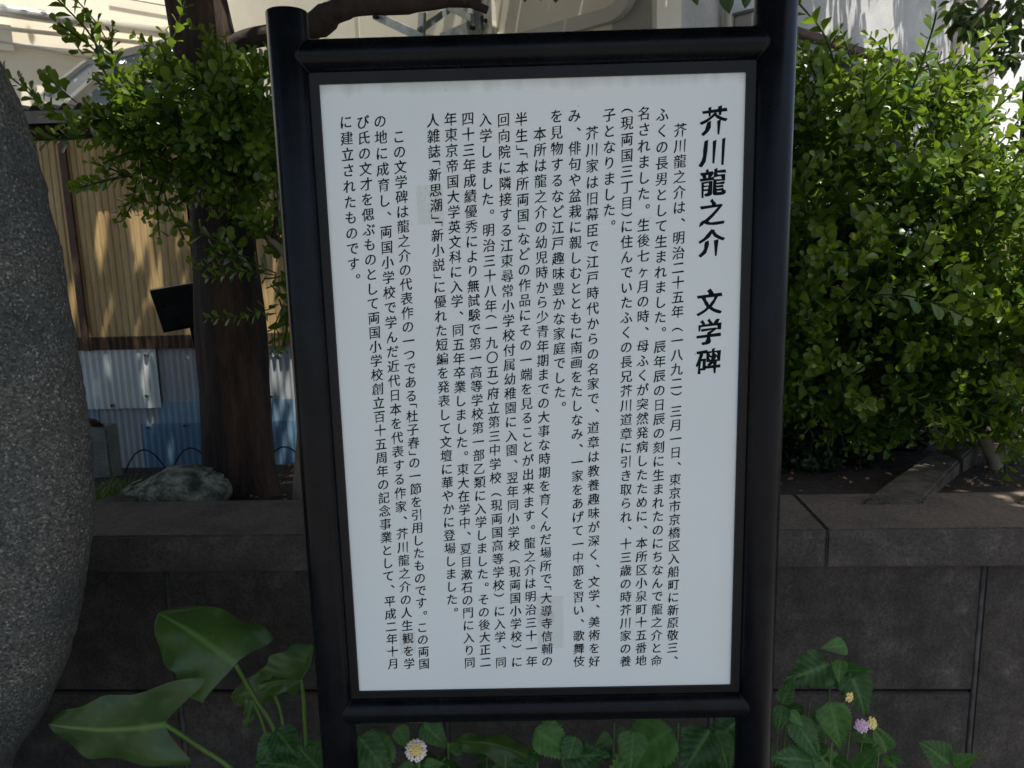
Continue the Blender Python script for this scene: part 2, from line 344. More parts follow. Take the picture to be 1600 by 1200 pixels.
# grey wing wall built round its window opening
wa = npx(1190, 60)[0]; wb = npx(1420, 200)[0]; wz1 = npx(1243, 62)[1]; wz0 = wz1-1.0
mb = MB(); d_ = -.25
for bx in (((0, d_, 0), (wa, 0, 5.2)), ((wb, d_, 0), (tE, 0, 5.2)), ((wa, d_, 0), (wb, 0, wz0)), ((wa, d_, wz1), (wb, 0, 5.2))):
    mb.box(bx[0], bx[1], TN)
mb.build('wall', M['grey_render'], bld)
win = MB()
for a, b_ in (((wa, -.08, wz1-.05), (wb, .02, wz1)), ((wa, -.08, wz0), (wb, .02, wz0+.04)), ((wa, -.07, wz0+.04), (wa+.05, .015, wz1-.05)), ((wb-.05, -.07, wz0+.04), (wb, .015, wz1-.05)), (((wa+wb)/2+.02, -.07, wz0+.04), ((wa+wb)/2+.06, .01, wz1-.05))):
    win.box(a, b_, TN)
fr = win.build('window', M['steel'], bld)
MB().box((wa+.05, -.06, wz0+.04), (wb-.05, -.05, wz1-.05), TN).build('pane', M['glass'], fr)
MB().bevbox((wa-.06, .001, wz1+.002), (wb+.06, .07, wz1+.05), .006, 2, TN).build('lintel_trim', M['brown'], bld)
MB().box((.003, .001, 0), (npx(1057, 30)[0], .03, 5.1), TN).build('pilaster', M['cream'], bld)
def pipe_n(px0, r, mat, name='downpipe', z1=5.0):
    t = npx(px0, 150)[0]
    o = MB().tube([TN((t, .02+r, 0)), TN((t, .02+r, 2.5)), TN((t, .02+r, z1))], r, 14).build(name, mat, bld, smooth=True)
    for z in (1.3, 2.35, 3.3):
        MB().tube([TN((t, .02+r, z)), TN((t, .02+r, z+.03))], r*1.15, 14).build('pipe_clip', M['steel'], o)
pipe_n(1124, .022, M['whiteframe'], 'conduit'); pipe_n(1482, .055, M['pipe']); pipe_n(1519, .07, M['pipe'])
t, z = npx(1160, 30)
hb = MB().bevbox((t-.09, .001, z-.25), (t+.09, .12, z), .01, 2, TN).build('meter_box', M['grey_render'], bld)
MB().bevbox((t-.11, .001, z+.002), (t+.11, .15, z+.014), .004, 1, TN).build('box_lid', M['steel'], hb)

cre = empty('cream_building', TM((sE/2, 0, 0)), 'cream rendered house wall rising behind the shed and the sign', 'building')
MB().box((.002, -.25, 0), (sE, 0, 5.2), TM).build('wall', M['cream'], cre)
P_L = TM((sE, 0, 0))
def TL(v): return P_L - DU*v[0] + NN*v[1] + Vector((0, 0, v[2]))
def lpx(px, py):
    p = onplane(px, py, P_L, NN) - P_L; return -p.dot(DU), p.z
MB().box((0, -.25, 0), (4.5, 0, 5.2), TL).build('side_wall', M['cream'], cre)
for px_ in (560, 865):   # vertical cover strips on the wall
    s_ = mpx(px_, 30)[0]; MB().box((s_-.012, .001, 0), (s_+.012, .008, 5.1), TM).build('joint_strip', M['whiteframe'], cre)
# rounded cover panel on the cream wall
s0, z0 = mpx(1004, 20); s0 += 0.02; s1, z1 = mpx(905, 45); zb = z1-.02; zt = zb+1.1; s1 = s0+1.1
def rr(sa, sb, za, zc, r, n=8):
    out = []
    for (cx, cz, a0) in ((sa+r, za+r, 180), (sb-r, za+r, 270), (sb-r, zc-r, 0), (sa+r, zc-r, 90)):
        for k in range(n+1):
            a = math.radians(a0+90*k/n); out.append((cx+r*math.cos(a), cz+r*math.sin(a)))
    return out
o_ = rr(s0, s1, zb, zt, .16); i_ = rr(s0+.07, s1-.07, zb+.07, zt-.07, .11); n_ = len(o_)
mb = MB(); vs = [TM((a, .05, c)) for a, c in o_]+[TM((a, .05, c)) for a, c in i_]+[TM((a, .001, c)) for a, c in o_]+[TM((a, .02, c)) for a, c in i_]
fs = []
for k in range(n_):
    j = (k+1) % n_; fs += [(k, j, n_+j, n_+k), (2*n_+k, 2*n_+j, j, k), (n_+k, n_+j, 3*n_+j, 3*n_+k)]
mb.add(vs, fs); rf = mb.build('rounded_frame', M['whiteframe'], cre, smooth=False)
MB().add([TM((a, .02, c)) for a, c in i_], [tuple(range(n_))]).build('cover_plate', M['cream'], rf)
# gutter pipe and rails along the side wall
def lline(pxa, pya, pxb, pyb, r, mat, name, off=.08, n=12, ext=.25):
    a = lpx(pxa, pya); b_ = lpx(pxb, pyb)
    p, q = Vector((a[0], off, a[1])), Vector((b_[0], off, b_[1]))
    d = (p-q); p = p + d*ext
    return MB().tube([TL(p), TL((p+q)/2), TL(q)], r, n).build(name, mat, cre, smooth=True)
g = lline(0, 22, 262, 57, .048, M['gutter'], 'gutter_pipe', .12)
a = lpx(256, 56); MB().tube([TL((a[0]+.03, .12, a[1])), TL((a[0]-.02, .12, a[1]))], .054, 12).build('pipe_collar', M['whiteframe'], g)
lline(0, 46, 240, 71, .018, M['pipe'], 'wall_rail', .05); lline(0, 68, 145, 93, .014, M['whiteframe'], 'wall_rail', .05)
mb = MB(); a = lpx(12, 60); mb.box((a[0]-.02, .002, a[1]-.10), (a[0]+.3, .06, a[1]+.09), TL); mb.build('switch_box', M['cream'], cre)
lline(190, -2, 262, 11, .006, M['steel'], 'cable', .03, 6, .3)

# glazed awning frames in front of the side wall
aw = empty('glass_awning', at(165, 120, 5.0), 'slanting white-framed glass awning above the shed roof', 'awning')
def bar(a, b_, w_, name='frame_bar', mat=M['whiteframe'], parent=aw, up=Vector((0, 0, 1)), th=None):
    d = (b_-a).normalized(); s_ = d.cross(up).normalized(); u_ = s_.cross(d); th = th or w_
    vs = [p + s_*i*th/2 + u_*j*w_/2 for p in (a, b_) for i, j in ((-1, -1), (1, -1), (1, 1), (-1, 1))]
    return MB().add(vs, [(0, 1, 2, 3), (7, 6, 5, 4), (0, 4, 5, 1), (1, 5, 6, 2), (2, 6, 7, 3), (3, 7, 4, 0)]).build(name, mat, parent)
A, B, Cc, D, E_, F_ = at(66, 153, 4.7), at(135, 99, 5.1), at(275, 62, 5.5), at(105, 166, 4.6), at(170, 108, 5.0), at(285, 100, 5.4)
G_, H_ = at(160, 172, 4.6), at(285, 128, 5.3)
for a, b_, w_ in ((A, B, .045), (B, Cc, .05), (D, E_, .06), (E_, F_, .06), (A, D, .04), (at(205, 122, 5), H_, .045), (Cc, F_, .04)): bar(a, b_, w_)
MB().add([A, B, E_, D], [(0, 1, 2, 3)]).build('pane', M['awnglass'], aw)
MB().add([B, Cc, F_, E_], [(0, 1, 2, 3)]).build('pane', M['awnglass'], aw)
MB().add([D, E_, H_, G_], [(0, 1, 2, 3)]).build('pane', M['awnglass'], aw)
bar(at(210, 150, 5), at(245, 140, 5.2), .02, 'stay', M['steel'])

# steel bracket assembly on the cream wall seen above the sign
def onm(px, py, off): return onplane(px, py, P_C+NM*off, NM)
br = empty('steel_bracket', onm(680, 40, .1), 'grey galvanised steel brackets under the crooked branch above the sign', 'bracket')
for a, b_, w_, o1, o2 in (((586, 24), (662, 60), .05, .34, .30), ((655, 48), (705, 12), .038, .30, .06), ((690, 6), (738, 28), .038, .05, .24), ((690, 62), (770, 30), .075, .03, .03), ((658, 62), (660, 20), .055, .28, .28)):
    bar(onm(*a, o1), onm(*b_, o2), w_, 'angle_bar', M['steel'], br, th=.02)
bar(onm(738, -20, .10), onm(741, 50, .10), .075, 'upright_plate', M['steel'], br, up=Vector((1, 0, 0)), th=.16)
bar(onm(662, 60, .30), onm(676, 60, .005), .04, 'angle_bar', M['steel'], br, th=.02)
for q, o_ in (((764, 33), .03), ((741, 44), .19), ((590, 27), .35)):
    p = onm(*q, o_); MB().tube([p, p+NM*.03], .013, 6).build('bolt', M['dark'], br)
bar(onm(700, -30, .02), onm(705, 10, .02), .16, 'back_plate', M['brown'], br, up=Vector((1, 0, 0)), th=.02)

# bright sunlit wall beyond the grey house, and a grey wall low at the right edge
MB().box((6, 11.5, 0), (14, 11.7, 5.5)).build('white_boundary_wall', M['white_render'])
tag(bpy.data.objects['white_boundary_wall'], 'sunlit white wall far beyond the grey house corner', 'wall')
p = at(1588, 300, 5.0); t_ = MB().box((p.x, p.y, 0), (p.x+.6, p.y+.2, at(1588, 345, 5.0).z)).build('gate_pier', M['white_render'])
tag(t_, 'pale grey pier behind the bush at the right edge', 'pier')

# ------------------------------------------------------------ shed with corrugated cladding
SY = 2.2
shed = empty('corrugated_shed', Vector((-1.6, SY, 0)), 'old shed with ochre corrugated cladding behind the tree trunk', 'shed')
def corr(x0, x1, zt, zb, Y, pitch, amp, mat, name, parent, sharp=False, ph=0):
    """zt / zb are functions or numbers giving top and bottom height"""
    mb = MB(); n = int((x1-x0)/pitch*8); vs = []
    for i in range(n+1):
        x = x0+(x1-x0)*i/n; a = x/pitch*2*math.pi+ph
        h = math.cos(a) if not sharp else (1-2*max(0, -math.cos(a)-.55)/.45)
        y = Y-amp*h
        vs += [(x, y, zb), (x, y, zt), (x, y+.0025, zb), (x, y+.0025, zt)]
    fs = []
    for i in range(n):
        k = 4*i; fs += [(k, k+4, k+5, k+1), (k+2, k+3, k+7, k+6), (k+1, k+5, k+7, k+3), (k, k+2, k+6, k+4)]
    return mb.add(vs, fs).build(name, mat, parent, smooth=False)
zE = at(110, 178, SY).z; zEb = at(110, 197, SY).z; zYt = at(110, 215, SY).z; zYb = at(200, 526, SY).z; zBb = at(200, 546, SY).z
XR = .35
XL = -2.9
pit = .0285
sx_ = [XL, at(118, 300, SY).x-.72, at(108, 300, SY).x, at(285+4, 300, SY).x, at(395, 300, SY).x+.2, XR]
for a, b_ in zip(sx_[:-1], sx_[1:]):
    corr(a+.001, b_+.012, zYt, zYb, SY+(.004 if int(a*10) % 2 else 0), pit, .0022, M['yellow'], 'cladding_sheet', shed, sharp=True)
MB().box((XL, SY+.03, .1), (XR, SY+.06, zE-.02)).build('backing_board', M['dark'], shed)
corr(XL, XR, zYb+.002, zBb, SY-.004, pit, .006, M['brown'], 'sill_flashing', shed)
for px_ in (103, 298):
    x = at(px_, 300, SY-.02).x; MB().box((x-.011, SY-.02, zBb), (x+.016, SY-.006, zYt+.04)).build('cover_batten', M['brown'], shed)
MB().box((XL, SY-.10, zEb), (XR, SY-.085, zE)).build('fascia', M['roofmetal'], shed)
MB().box((XL, SY-.02, zYt-.004), (XR, SY+.02, zEb)).build('eave_shade_strip', M['dark'], shed)  # near-black strip puts the shade of the gap under the eave into colour
mb = MB(); n = 400; vs = []
for i in range(n+1):
    x = XL+(XR-XL)*i/n; dz = .012*math.cos(x/.06*2*math.pi)
    vs += [(x, SY-.115, zE+.012+dz), (x, SY+1.4, zE+.10+dz)]
mb.add(vs, [(2*i, 2*i+2, 2*i+3, 2*i+1) for i in range(n)]).build('roof_sheet', M['roofmetal'], shed, smooth=True)
for y in (SY+.03,): MB().box((XL, y+.04, 0), (XL+.05, y+1.3, zE)).build('end_wall', M['dark'], shed)

# lower skirt of patched plastic sheets
sk = empty('plastic_sheet_skirt', Vector((-1.5, SY+.03, soilz(-1.5, SY))), 'patched white and blue corrugated plastic sheets along the foot of the shed', 'cladding')
zG = soilz(-1, SY)-.02
Xa = at(120, 600, SY).x; Xb = at(248, 600, SY).x; Xc = at(222, 690, SY).x; z638 = at(180, 639, SY).z; z662 = at(260, 662, SY).z; z630 = at(280, 628, SY).z
corr(XL, XR, zBb+.01, zG, SY+.022, pit, .004, M['milky_old'], 'plastic_sheet', sk)
p_ = corr(Xa-.3, Xb, zBb+.008, z638, SY+.004, pit, .004, M['milky'], 'plastic_sheet', sk); p_['label'] = 'milky white corrugated plastic patch'
p_ = corr(Xb-.02, XR, z630, z662-.03, SY+.014, pit, .004, M['paleblue_sheet'], 'plastic_sheet', sk); p_['label'] = 'pale blue corrugated plastic strip'
p_ = corr(Xc, XR, z662, zG-.02, SY+.008, pit, .004, M['blue_sheet'], 'plastic_sheet', sk); p_['label'] = 'blue corrugated plastic sheet'
p_ = corr(Xa-.3, Xa+.07, z638+.3, zG, SY+.016, pit, .004, M['paleblue_sheet'], 'plastic_sheet', sk)
for q in ((121, 565), (227, 555), (229, 619), (175, 634), (123, 631), (231, 668), (288, 665), (424, 620)):
    p = at(*q, SY-.005); o = MB().tube([p, p+Vector((0, .012, 0))], .0085, 8).build('screw', M['steel'], sk)
    MB().tube([p+Vector((0, -.004, 0)), p], .005, 6).build('screw_head', M['dark'], o)

# ------------------------------------------------------------ garden bits behind the wall
# rock
rp = atz(283, 786, ZC-.01); rp = at(283, 786, .80)
bm = bmesh.new(); bmesh.ops.create_icosphere(bm, subdivisions=6, radius=1)
rw = (at(354, 760, .85)-at(205, 760, .85)).length/2; rh = (at(280, 733, .85).z-soilz(-.7, .85))
cx = at(277, 760, .87).x
for v in bm.verts:
    c = v.co.copy()
    q = Vector([math.copysign(abs(k)**.42, k) for k in c])
    q *= 1/max(.8, q.length/1.3)
    x, y, z = q
    sl_ = 1 - .75*max(0, -x-.25)*max(0, z)
    nn = noise.noise(c*2+Vector((4, 1, 2)))*.07 + noise.noise(c*7)*.03 - max(0, noise.noise(c*11)-.25)*.12 + noise.noise(c*20)*.012 - max(0, .34-noise.voronoi(c*5.5)[0][0])*.16 - max(0, .3-noise.voronoi(c*11+Vector((3, 1, 7)))[0][0])*.07
    v.co = Vector((cx+(x*.92+nn)*rw, .88+(y+nn)*.085, soilz(-.7, .88)-.02+(z*.5*sl_+.48+nn*.7)*rh*1.10))
mb = MB().add([v.co.copy() for v in bm.verts], [[v.index for v in f.verts] for f in bm.faces]); bm.free()
tag(mb.build('rock', M['rock'], smooth=True), 'pitted grey rock lying on the coping at the foot of the tree', 'rock')
bm = bmesh.new(); bmesh.ops.create_icosphere(bm, subdivisions=4, radius=1)
fp = at(182, 780, .78)
mb = MB().add([Vector((fp.x+v.co.x*.055+.006*noise.noise(v.co*3), fp.y+v.co.y*.05, fp.z-.012+v.co.z*.018+.006*noise.noise(v.co*4))) for v in bm.verts], [[v.index for v in f.verts] for f in bm.faces]); bm.free()
tag(mb.build('flat_stone', M['kerb'], smooth=True), 'small flat stone left of the pitted rock', 'stone')
# concrete block
cb = at(155, 700, 1.55); zt = at(150, 664, 1.5).z
mb = MB(); mb.bevbox((cb.x-.25, 1.7, soilz(cb.x, 1.6)-.05), (at(165, 668, 1.7).x, 1.79, at(150, 669, 1.7).z), .006, 2, None, .004)
tag(mb.build('concrete_block', M['concrete'], auto=True), 'grey concrete block beside the granite boulder', 'block')
p0, p1, p2, p3 = at(133, 650, 1.74), at(163, 665, 1.74), at(150, 667, 1.74), at(142, 666, 1.74)
mb = MB().add([p0, at(150, 655, 1.61), p1, p2, p3, at(149, 661, 1.58)], [(0, 5, 1), (1, 5, 2), (2, 5, 3), (3, 5, 4), (4, 5, 0)])
tag(mb.build('fallen_leaf', M['redleaf'], smooth=True), 'curled maroon leaf standing on the concrete block', 'leaf')
# wire hoop edging
hp = empty('hoop_edging', at(300, 715, 1.75), 'low black wire hoop edging along the foot of the plastic sheets', 'garden edging')
for k, (a, b_) in enumerate((((192, 722), (262, 722)), ((265, 722), (335, 722)), ((338, 720), (408, 720)), ((411, 718), (481, 716)))):
    A_, B_ = at(*a, 1.95), at(*b_, 1.95); A_.z = soilz(A_.x, 1.95)-.01; B_.z = soilz(B_.x, 1.95)-.01; top = at(227, 702, 1.95).z-A_.z
    pts = [A_+(B_-A_)*(i/12)+Vector((0, 0, top*math.sin(math.pi*(i/12))**.8)) for i in range(13)]
    pts = [A_-Vector((0, 0, .05))]+pts+[B_-Vector((0, 0, .05))]
    MB().tube(pts, .0032, 6).build('hoop', M['dark'], hp, smooth=True)
# small tilted plaque on a leg beside the trunk
lec = empty('plaque_stand', at(318, 700, 1.5), 'small tilted black plaque on a slanting leg beside the trunk', 'plaque')
a, b_, c_, d_2 = at(234, 454, 1.48), at(309, 441, 1.56), at(316, 505, 1.42), at(255, 516, 1.36)
nrm = (b_-a).cross(d_2-a).normalized()*.012
MB().add([a, b_, c_, d_2, a+nrm, b_+nrm, c_+nrm, d_2+nrm], [(0, 1, 2, 3), (7, 6, 5, 4), (0, 4, 5, 1), (1, 5, 6, 2), (2, 6, 7, 3), (3, 7, 4, 0)]).build('plaque', M['black'], lec)
bar(a+Vector((0, -.002, .002)), b_+Vector((0, -.002, .002)), .003, 'edge_trim', M['whiteframe'], lec)
bar(at(301, 500, 1.47), at(330, 620, 1.5), .028, 'leg', M['black'], lec, up=Vector((1, 0, 0)), th=.012)
bar(at(330, 618, 1.5), at(345, 720, 1.52), .028, 'leg', M['black'], lec, up=Vector((1, 0, 0)), th=.012)
# garden kerb stones at the right
def slab(quad, h, name, label, mat=M['kerb'], group='kerb stones edging the mulch bed'):
    bm = bmesh.new(); vs = [bm.verts.new(q) for q in quad]+[bm.verts.new(q-Vector((0, 0, h))) for q in quad]
    for f in ((3, 2, 1, 0), (4, 5, 6, 7), (0, 1, 5, 4), (1, 2, 6, 5), (2, 3, 7, 6), (3, 0, 4, 7)): bm.faces.new([vs[i] for i in f])
    bmesh.ops.recalc_face_normals(bm, faces=bm.faces)
    bmesh.ops.bevel(bm, geom=bm.edges[:], offset=.006, segments=2, affect='EDGES')
    bmesh.ops.subdivide_edges(bm, edges=bm.edges[:], cuts=2, use_grid_fill=True)
    mb = MB().add([v.co + noise.noise_vector(v.co*14)*.004 for v in bm.verts], [[v.index for v in f.verts] for f in bm.faces]); bm.free()
    return tag(mb.build(name, mat, auto=True), label, 'kerb stone', group)
zk = ZC+.012
slab([atz(1348, 780, zk), atz(1442, 780, zk), atz(1501, 718, zk), atz(1457, 704, zk)], .12, 'kerb_stone', 'long grey kerb stone running back from the coping into the bush')
slab([atz(1462, 702, zk), atz(1505, 714, zk), atz(1530, 690, zk), atz(1492, 680, zk)], .12, 'kerb_stone', 'short brown kerb stone just behind the long kerb stone')
slab([atz(1592, 781, zk), atz(1700, 781, zk), atz(1700, 768, zk), atz(1602, 769, zk)], .1, 'kerb_stone', 'kerb stone corner at the right end of the mulch bed')
# plant pot and red stake in the shade of the bush
pp = at(1400, 715, 1.55); pot = empty('plant_pot', (pp.x, pp.y, soilz(pp.x, pp.y)), 'dull red plant pot in the shade behind the kerb stones', 'plant pot')
prof = [(.055, 0), (.075, .13), (.083, .132), (.083, .15), (.072, .15), (.066, .12), (0.001, .118)]
def lathe(prof, c, n=24):
    vs = [(c.x+r*math.cos(2*math.pi*k/n), c.y+r*math.sin(2*math.pi*k/n), c.z+z) for r, z in prof for k in range(n)]
    return vs, [(i*n+k, i*n+(k+1) % n, (i+1)*n+(k+1) % n, (i+1)*n+k) for i in range(len(prof)-1) for k in range(n)]
MB().add(*lathe(prof, org(pot))).build('pot_body', M['terracotta'], pot, auto=True)
vs_, fs_ = lathe([(.084, .128), (.088, .13), (.088, .152), (.084, .154)], org(pot)); MB().add(vs_, fs_).build('rim', M['terracotta'], pot, smooth=True)
a, b_ = at(1416, 665, 1.35), at(1426, 728, 1.35); bar(a, b_, .014, 'garden_stake', M['terracotta'], None, up=Vector((0, 1, 0)), th=.006)
tag(bpy.data.objects['garden_stake'], 'narrow dull red stake leaning beside the plant pot', 'stake')

# leaf litter
def leafpoly(L, W, fold=.15, shape='ov'):
    if shape == 'ob': xs = [(.06, .05), (.28, .24), (.52, .44), (.74, .5), (.90, .36)]
    else: xs = [(.12, .26), (.3, .47), (.5, .5), (.72, .34), (.88, .15)]
    v = [Vector((0, 0, 0))]; k = len(xs)
    for x, wd in xs:
        zc = -.10*L*x*x
        v += [Vector((-wd*W, x*L, wd*W*fold*2+zc)), Vector((0, x*L, zc)), Vector((wd*W, x*L, wd*W*fold*2+zc))]
    v.append(Vector((0, L, -.10*L)))
    f = [(0, 2, 1), (0, 3, 2)]
    for i in range(k-1):
        q = 1+3*i; f += [(q, q+1, q+4, q+3), (q+1, q+2, q+5, q+4)]
    q = 1+3*(k-1); f += [(q, q+1, q+3), (q+1, q+2, q+3)]
    return v, f
def rndq(R=random):
    return Matrix.Rotation(R.uniform(0, 6.28), 3, 'Z') @ Matrix.Rotation(R.gauss(0, .35), 3, 'X') @ Matrix.Rotation(R.gauss(0, .35), 3, 'Y')
mb = MB()
for i in range(1100):
    x, y = random.uniform(-2.4, 2.6), .72+abs(random.gauss(0, .7))
    s_ = random.uniform(.006, .02); v, f = leafpoly(s_, s_*.55); R = rndq(); p = Vector((x, y, soilz(x, y)+.004))
    mb.add([p+R@q for q in v], f)
mb.build('leaf_litter', M['dryleaf'], kind='stuff')
dl = random.Random(4)
for i in range(7):
    p = at(dl.uniform(440, 462), dl.uniform(725, 755), 1.5+dl.uniform(-.1, .1)); s_ = dl.uniform(.03, .05)
    v, f = leafpoly(s_, s_*.5, .4); R = rndq(dl); o = MB().add([p+R@q for q in v], f).build('dry_leaf', M['dryleaf'], smooth=True)
    tag(o, 'curled orange-brown dead leaf in the sun patch right of the trunk', 'leaf', 'dead leaves right of the trunk')
# grass tufts
def tuft(c, n, h, name, label, group, seed):
    R = random.Random(seed); mb = MB()
    for i in range(n):
        a = R.uniform(0, 6.28); l = h*R.uniform(.5, 1.1); lean = R.uniform(.2, .9); w_ = .0022
        b0 = c+Vector((R.gauss(0, .018), R.gauss(0, .018), 0)); d = Vector((math.cos(a), math.sin(a), 0)); s_ = Vector((-d.y, d.x, 0))*w_
        pts = [b0+d*(l*lean*t*t)+Vector((0, 0, l*(t-.35*lean*t*t))) for t in (0, .35, .7, 1)]
        vs = []
        for k, p in enumerate(pts): vs += [p-s_*(1-k/3.3), p+s_*(1-k/3.3)]
        mb.add(vs, [(0, 1, 3, 2), (2, 3, 5, 4), (4, 5, 7, 6)], R.random())
    return tag(mb.build(name, M['grass']), label, 'grass tuft', group)
gt = random.Random(12)
for i, (q, Y, n, h) in enumerate((((195, 752), 1.0, 60, .07), ((160, 745), 1.05, 60, .07), ((215, 730), 1.25, 50, .06), ((175, 720), 1.35, 50, .06), ((245, 722), 1.5, 45, .05), ((290, 722), 1.6, 45, .05), ((150, 770), .9, 40, .06))):
    c = at(*q, Y); c.z = soilz(c.x, c.y)-.005
    tuft(c, n, h, 'grass_tuft', ['bright grass tuft left of the pitted rock', 'grass tuft close beside the boulder edge', 'grass tuft behind the pitted rock', 'grass tuft in front of the concrete block', 'thin grass tuft under the first wire hoop', 'thin grass tuft under the second wire hoop', 'low grass tuft beside the small flat stone'][i], 'grass tufts left of the tree', i)

# ------------------------------------------------------------ big tree: trunk, limbs, crown overhead
TY = .98
tree = empty('broadleaf_tree', (at(380, 780, TY).x, TY, soilz(-.7, TY)), 'tall tree with reddish brown trunk between the boulder and the sign', 'tree')
tp = [(390, 840, 68), (382, 785, 63), (374, 720, 56), (368, 600, 51), (360, 500, 50), (350, 390, 48), (344, 280, 47), (336, 160, 46), (324, 90, 44), (306, 0, 43), (290, -80, 42)]
pts = smoothpts([at(x, y, TY) for x, y, r in tp], 5); rad = []
for i in range(len(tp)-1):
    for k in range(5): rad.append((tp[i][2]+(tp[i+1][2]-tp[i][2])*k/5)*(TY+1.18)/FPX*1.0)
rad.append(tp[-1][2]*(TY+1.18)/FPX)
pts += [pts[-1]+Vector((-.03, .05, .3)), pts[-1]+Vector((-.05, .1, .7)), pts[-1]+Vector((0, .12, 1.4))]; rad += [.07, .06, .035]
MB().tube(pts, rad, 40, wob=.2).build('trunk', M['bark'], tree, smooth=True)
top = pts[-3]
lr = random.Random(3)
for i, e in enumerate(((-2.2, -.6, 3.5), (-1.6, 2.6, 3.9), (.6, -1.4, 3.3), (1.0, 1.8, 3.9), (-.8, -2.0, 3.6), (.9, .4, 3.4))):
    e = Vector(e); m_ = (top+e)/2+Vector((0, 0, .2))
    MB().tube(smoothpts([top-Vector((0, 0, .2)), m_, e], 5), [.045-.003*k for k in range(11)], 8, wob=.2).build('limb', M['bark_dark'], tree, smooth=True)
bpts = [(358, 80, 14, TY), (385, 62, 13, TY-.02), (425, 54, 12, TY-.06), (470, 52, 14, TY-.1), (497, 38, 17, TY-.12), (520, 20, 14, TY-.14), (550, 10, 12, TY-.15), (600, 6, 13, TY-.14), (650, 4, 11, TY-.13), (700, -2, 10, TY-.12), (750, 0, 9, TY-.1)]
MB().tube(smoothpts([at(x, y, Y) for x, y, r, Y in bpts], 4), [bpts[min(i//4, 10)][2]*1.2*(TY+1.05)/FPX for i in range(41)], 12, wob=.22).build('crooked_branch', M['bark_dark'], tree, smooth=True)
MB().tube([at(725, 0, TY-.11), at(745, 9, TY-.12), at(762, 16, TY-.12)], [.012, .010, .009], 8, wob=.2).build('branch_stub', M['bark_dark'], tree, smooth=True)

GAPS = [(at(1290, 300, 1.0), .05), (at(1420, 360, .95), .06), (at(1500, 250, 1.0), .06), (at(1360, 180, 1.1), .06), (at(452, 620, 2.2), .10), (at(450, 740, 1.5), .07), (at(190, 200, .8), .16), (at(270, 235, .8), .12), (at(310, 150, .8), .12), (at(400, 130, .8), .08), (at(1400, 240, 1.15), .09), (at(1250, 150, 1.1), .06),
        (at(1540, 330, 1.1), .13), (at(1480, 180, 1.1), .08), (at(1330, 420, 1.0), .05), (at(1580, 450, .9), .08), (onplane(1385, 10, P_C, NN), .16), (onplane(1370, -40, P_C, NN), .12), (onplane(1395, 60, P_C, NN), .08), (onplane(1345, 20, P_C, NN), 0), (onplane(1440, 30, P_C, NN), -.04), (onplane(1425, 90, P_C, NN), -.05), (onplane(1465, 60, P_C, NN), -.05), (onplane(1450, 110, P_C, NN), -.05), (onplane(1505, 60, P_C, NN), .05), (onplane(1510, 130, P_C, NN), .08), (onplane(1500, 0, P_C, NN), .06), (at(340, 330, 2.2), .05), (at(280, 400, 2.2), .06), (at(110, 420, 2.2), .06), (at(225, 330, 2.2), .035)]
def ingap(p):  # crown openings shaped along the sun direction so light lands on chosen points
    for g, r_ in GAPS:
        d = p-g
        if d.z > .3 and (d-SUN*d.dot(SUN)).length < r_+.12: return True
    return False
def crown(ells, n, seed, L, parent, name='crown', shade=lambda p: True, keep=1):
    R = random.Random(seed); mb = MB(); tot = sum(e[3]*e[4] for e in ells); k = 0
    for e in ells:
        for i in range(int(n*e[3]*e[4]/tot/12)):
            while True:
                q = Vector((R.uniform(-1, 1), R.uniform(-1, 1), R.uniform(-1, 1)))
                if q.length < 1: break
            c = Vector((e[0]+q.x*e[3], e[1]+q.y*e[4], e[2]+q.z*e[5]))
            if not shade(c) or ingap(c): continue
            for j in range(12):
                p = c+Vector((R.gauss(0, .09), R.gauss(0, .09), R.gauss(0, .06)))
                l = L*R.uniform(.7, 1.25); w_ = l*.52
                T = Matrix.Rotation(R.uniform(0, 6.28), 3, 'Z') @ Matrix.Rotation(R.gauss(-.3, .5), 3, 'X') @ Matrix.Rotation(R.gauss(0, .45), 3, 'Y')
                vs = [p+T@Vector(v) for v in ((0, 0, 0), (-w_/2, l*.4, .01), (w_/2, l*.4, .01), (-w_*.36, l*.72, .008), (w_*.36, l*.72, .008), (0, l, -.01))]
                mb.add(vs, [(0, 2, 1), (1, 2, 4, 3), (3, 4, 5)], R.random())
    o = mb.build(name, M['tree_leaf'], parent); o['kind'] = 'stuff'; return o
def clear(p):   # stay above the photographed part of the place
    d = p-CAM; z = d.dot(FWD)
    if z < .1: return True
    X, Y_ = 800+FPX*d.dot(RGT)/z, 600-FPX*d.dot(UPV)/z
    return Y_ < -110 or X > 1750 or X < -200
crown([(-1.5, .2, 3.3, 1.9, 1.8, .5), (.5, .0, 3.2, 1.4, 1.5, .45), (.4, -.6, 3.5, 1.3, .9, .4), (-.6, .2, 3.7, 1.9, 1.3, .4), (-1.0, 2.3, 3.8, 2.0, 1.6, .5), (.9, 2.0, 3.7, 1.5, 1.4, .5), (-.4, -1.6, 3.4, 2.2, 1.1, .5), (-2.6, 3.9, 5.0, 1.5, 1.4, .4)], 68000, 5, .115, tree, shade=clear)  # includes clusters added over the sign and awning to block the sun

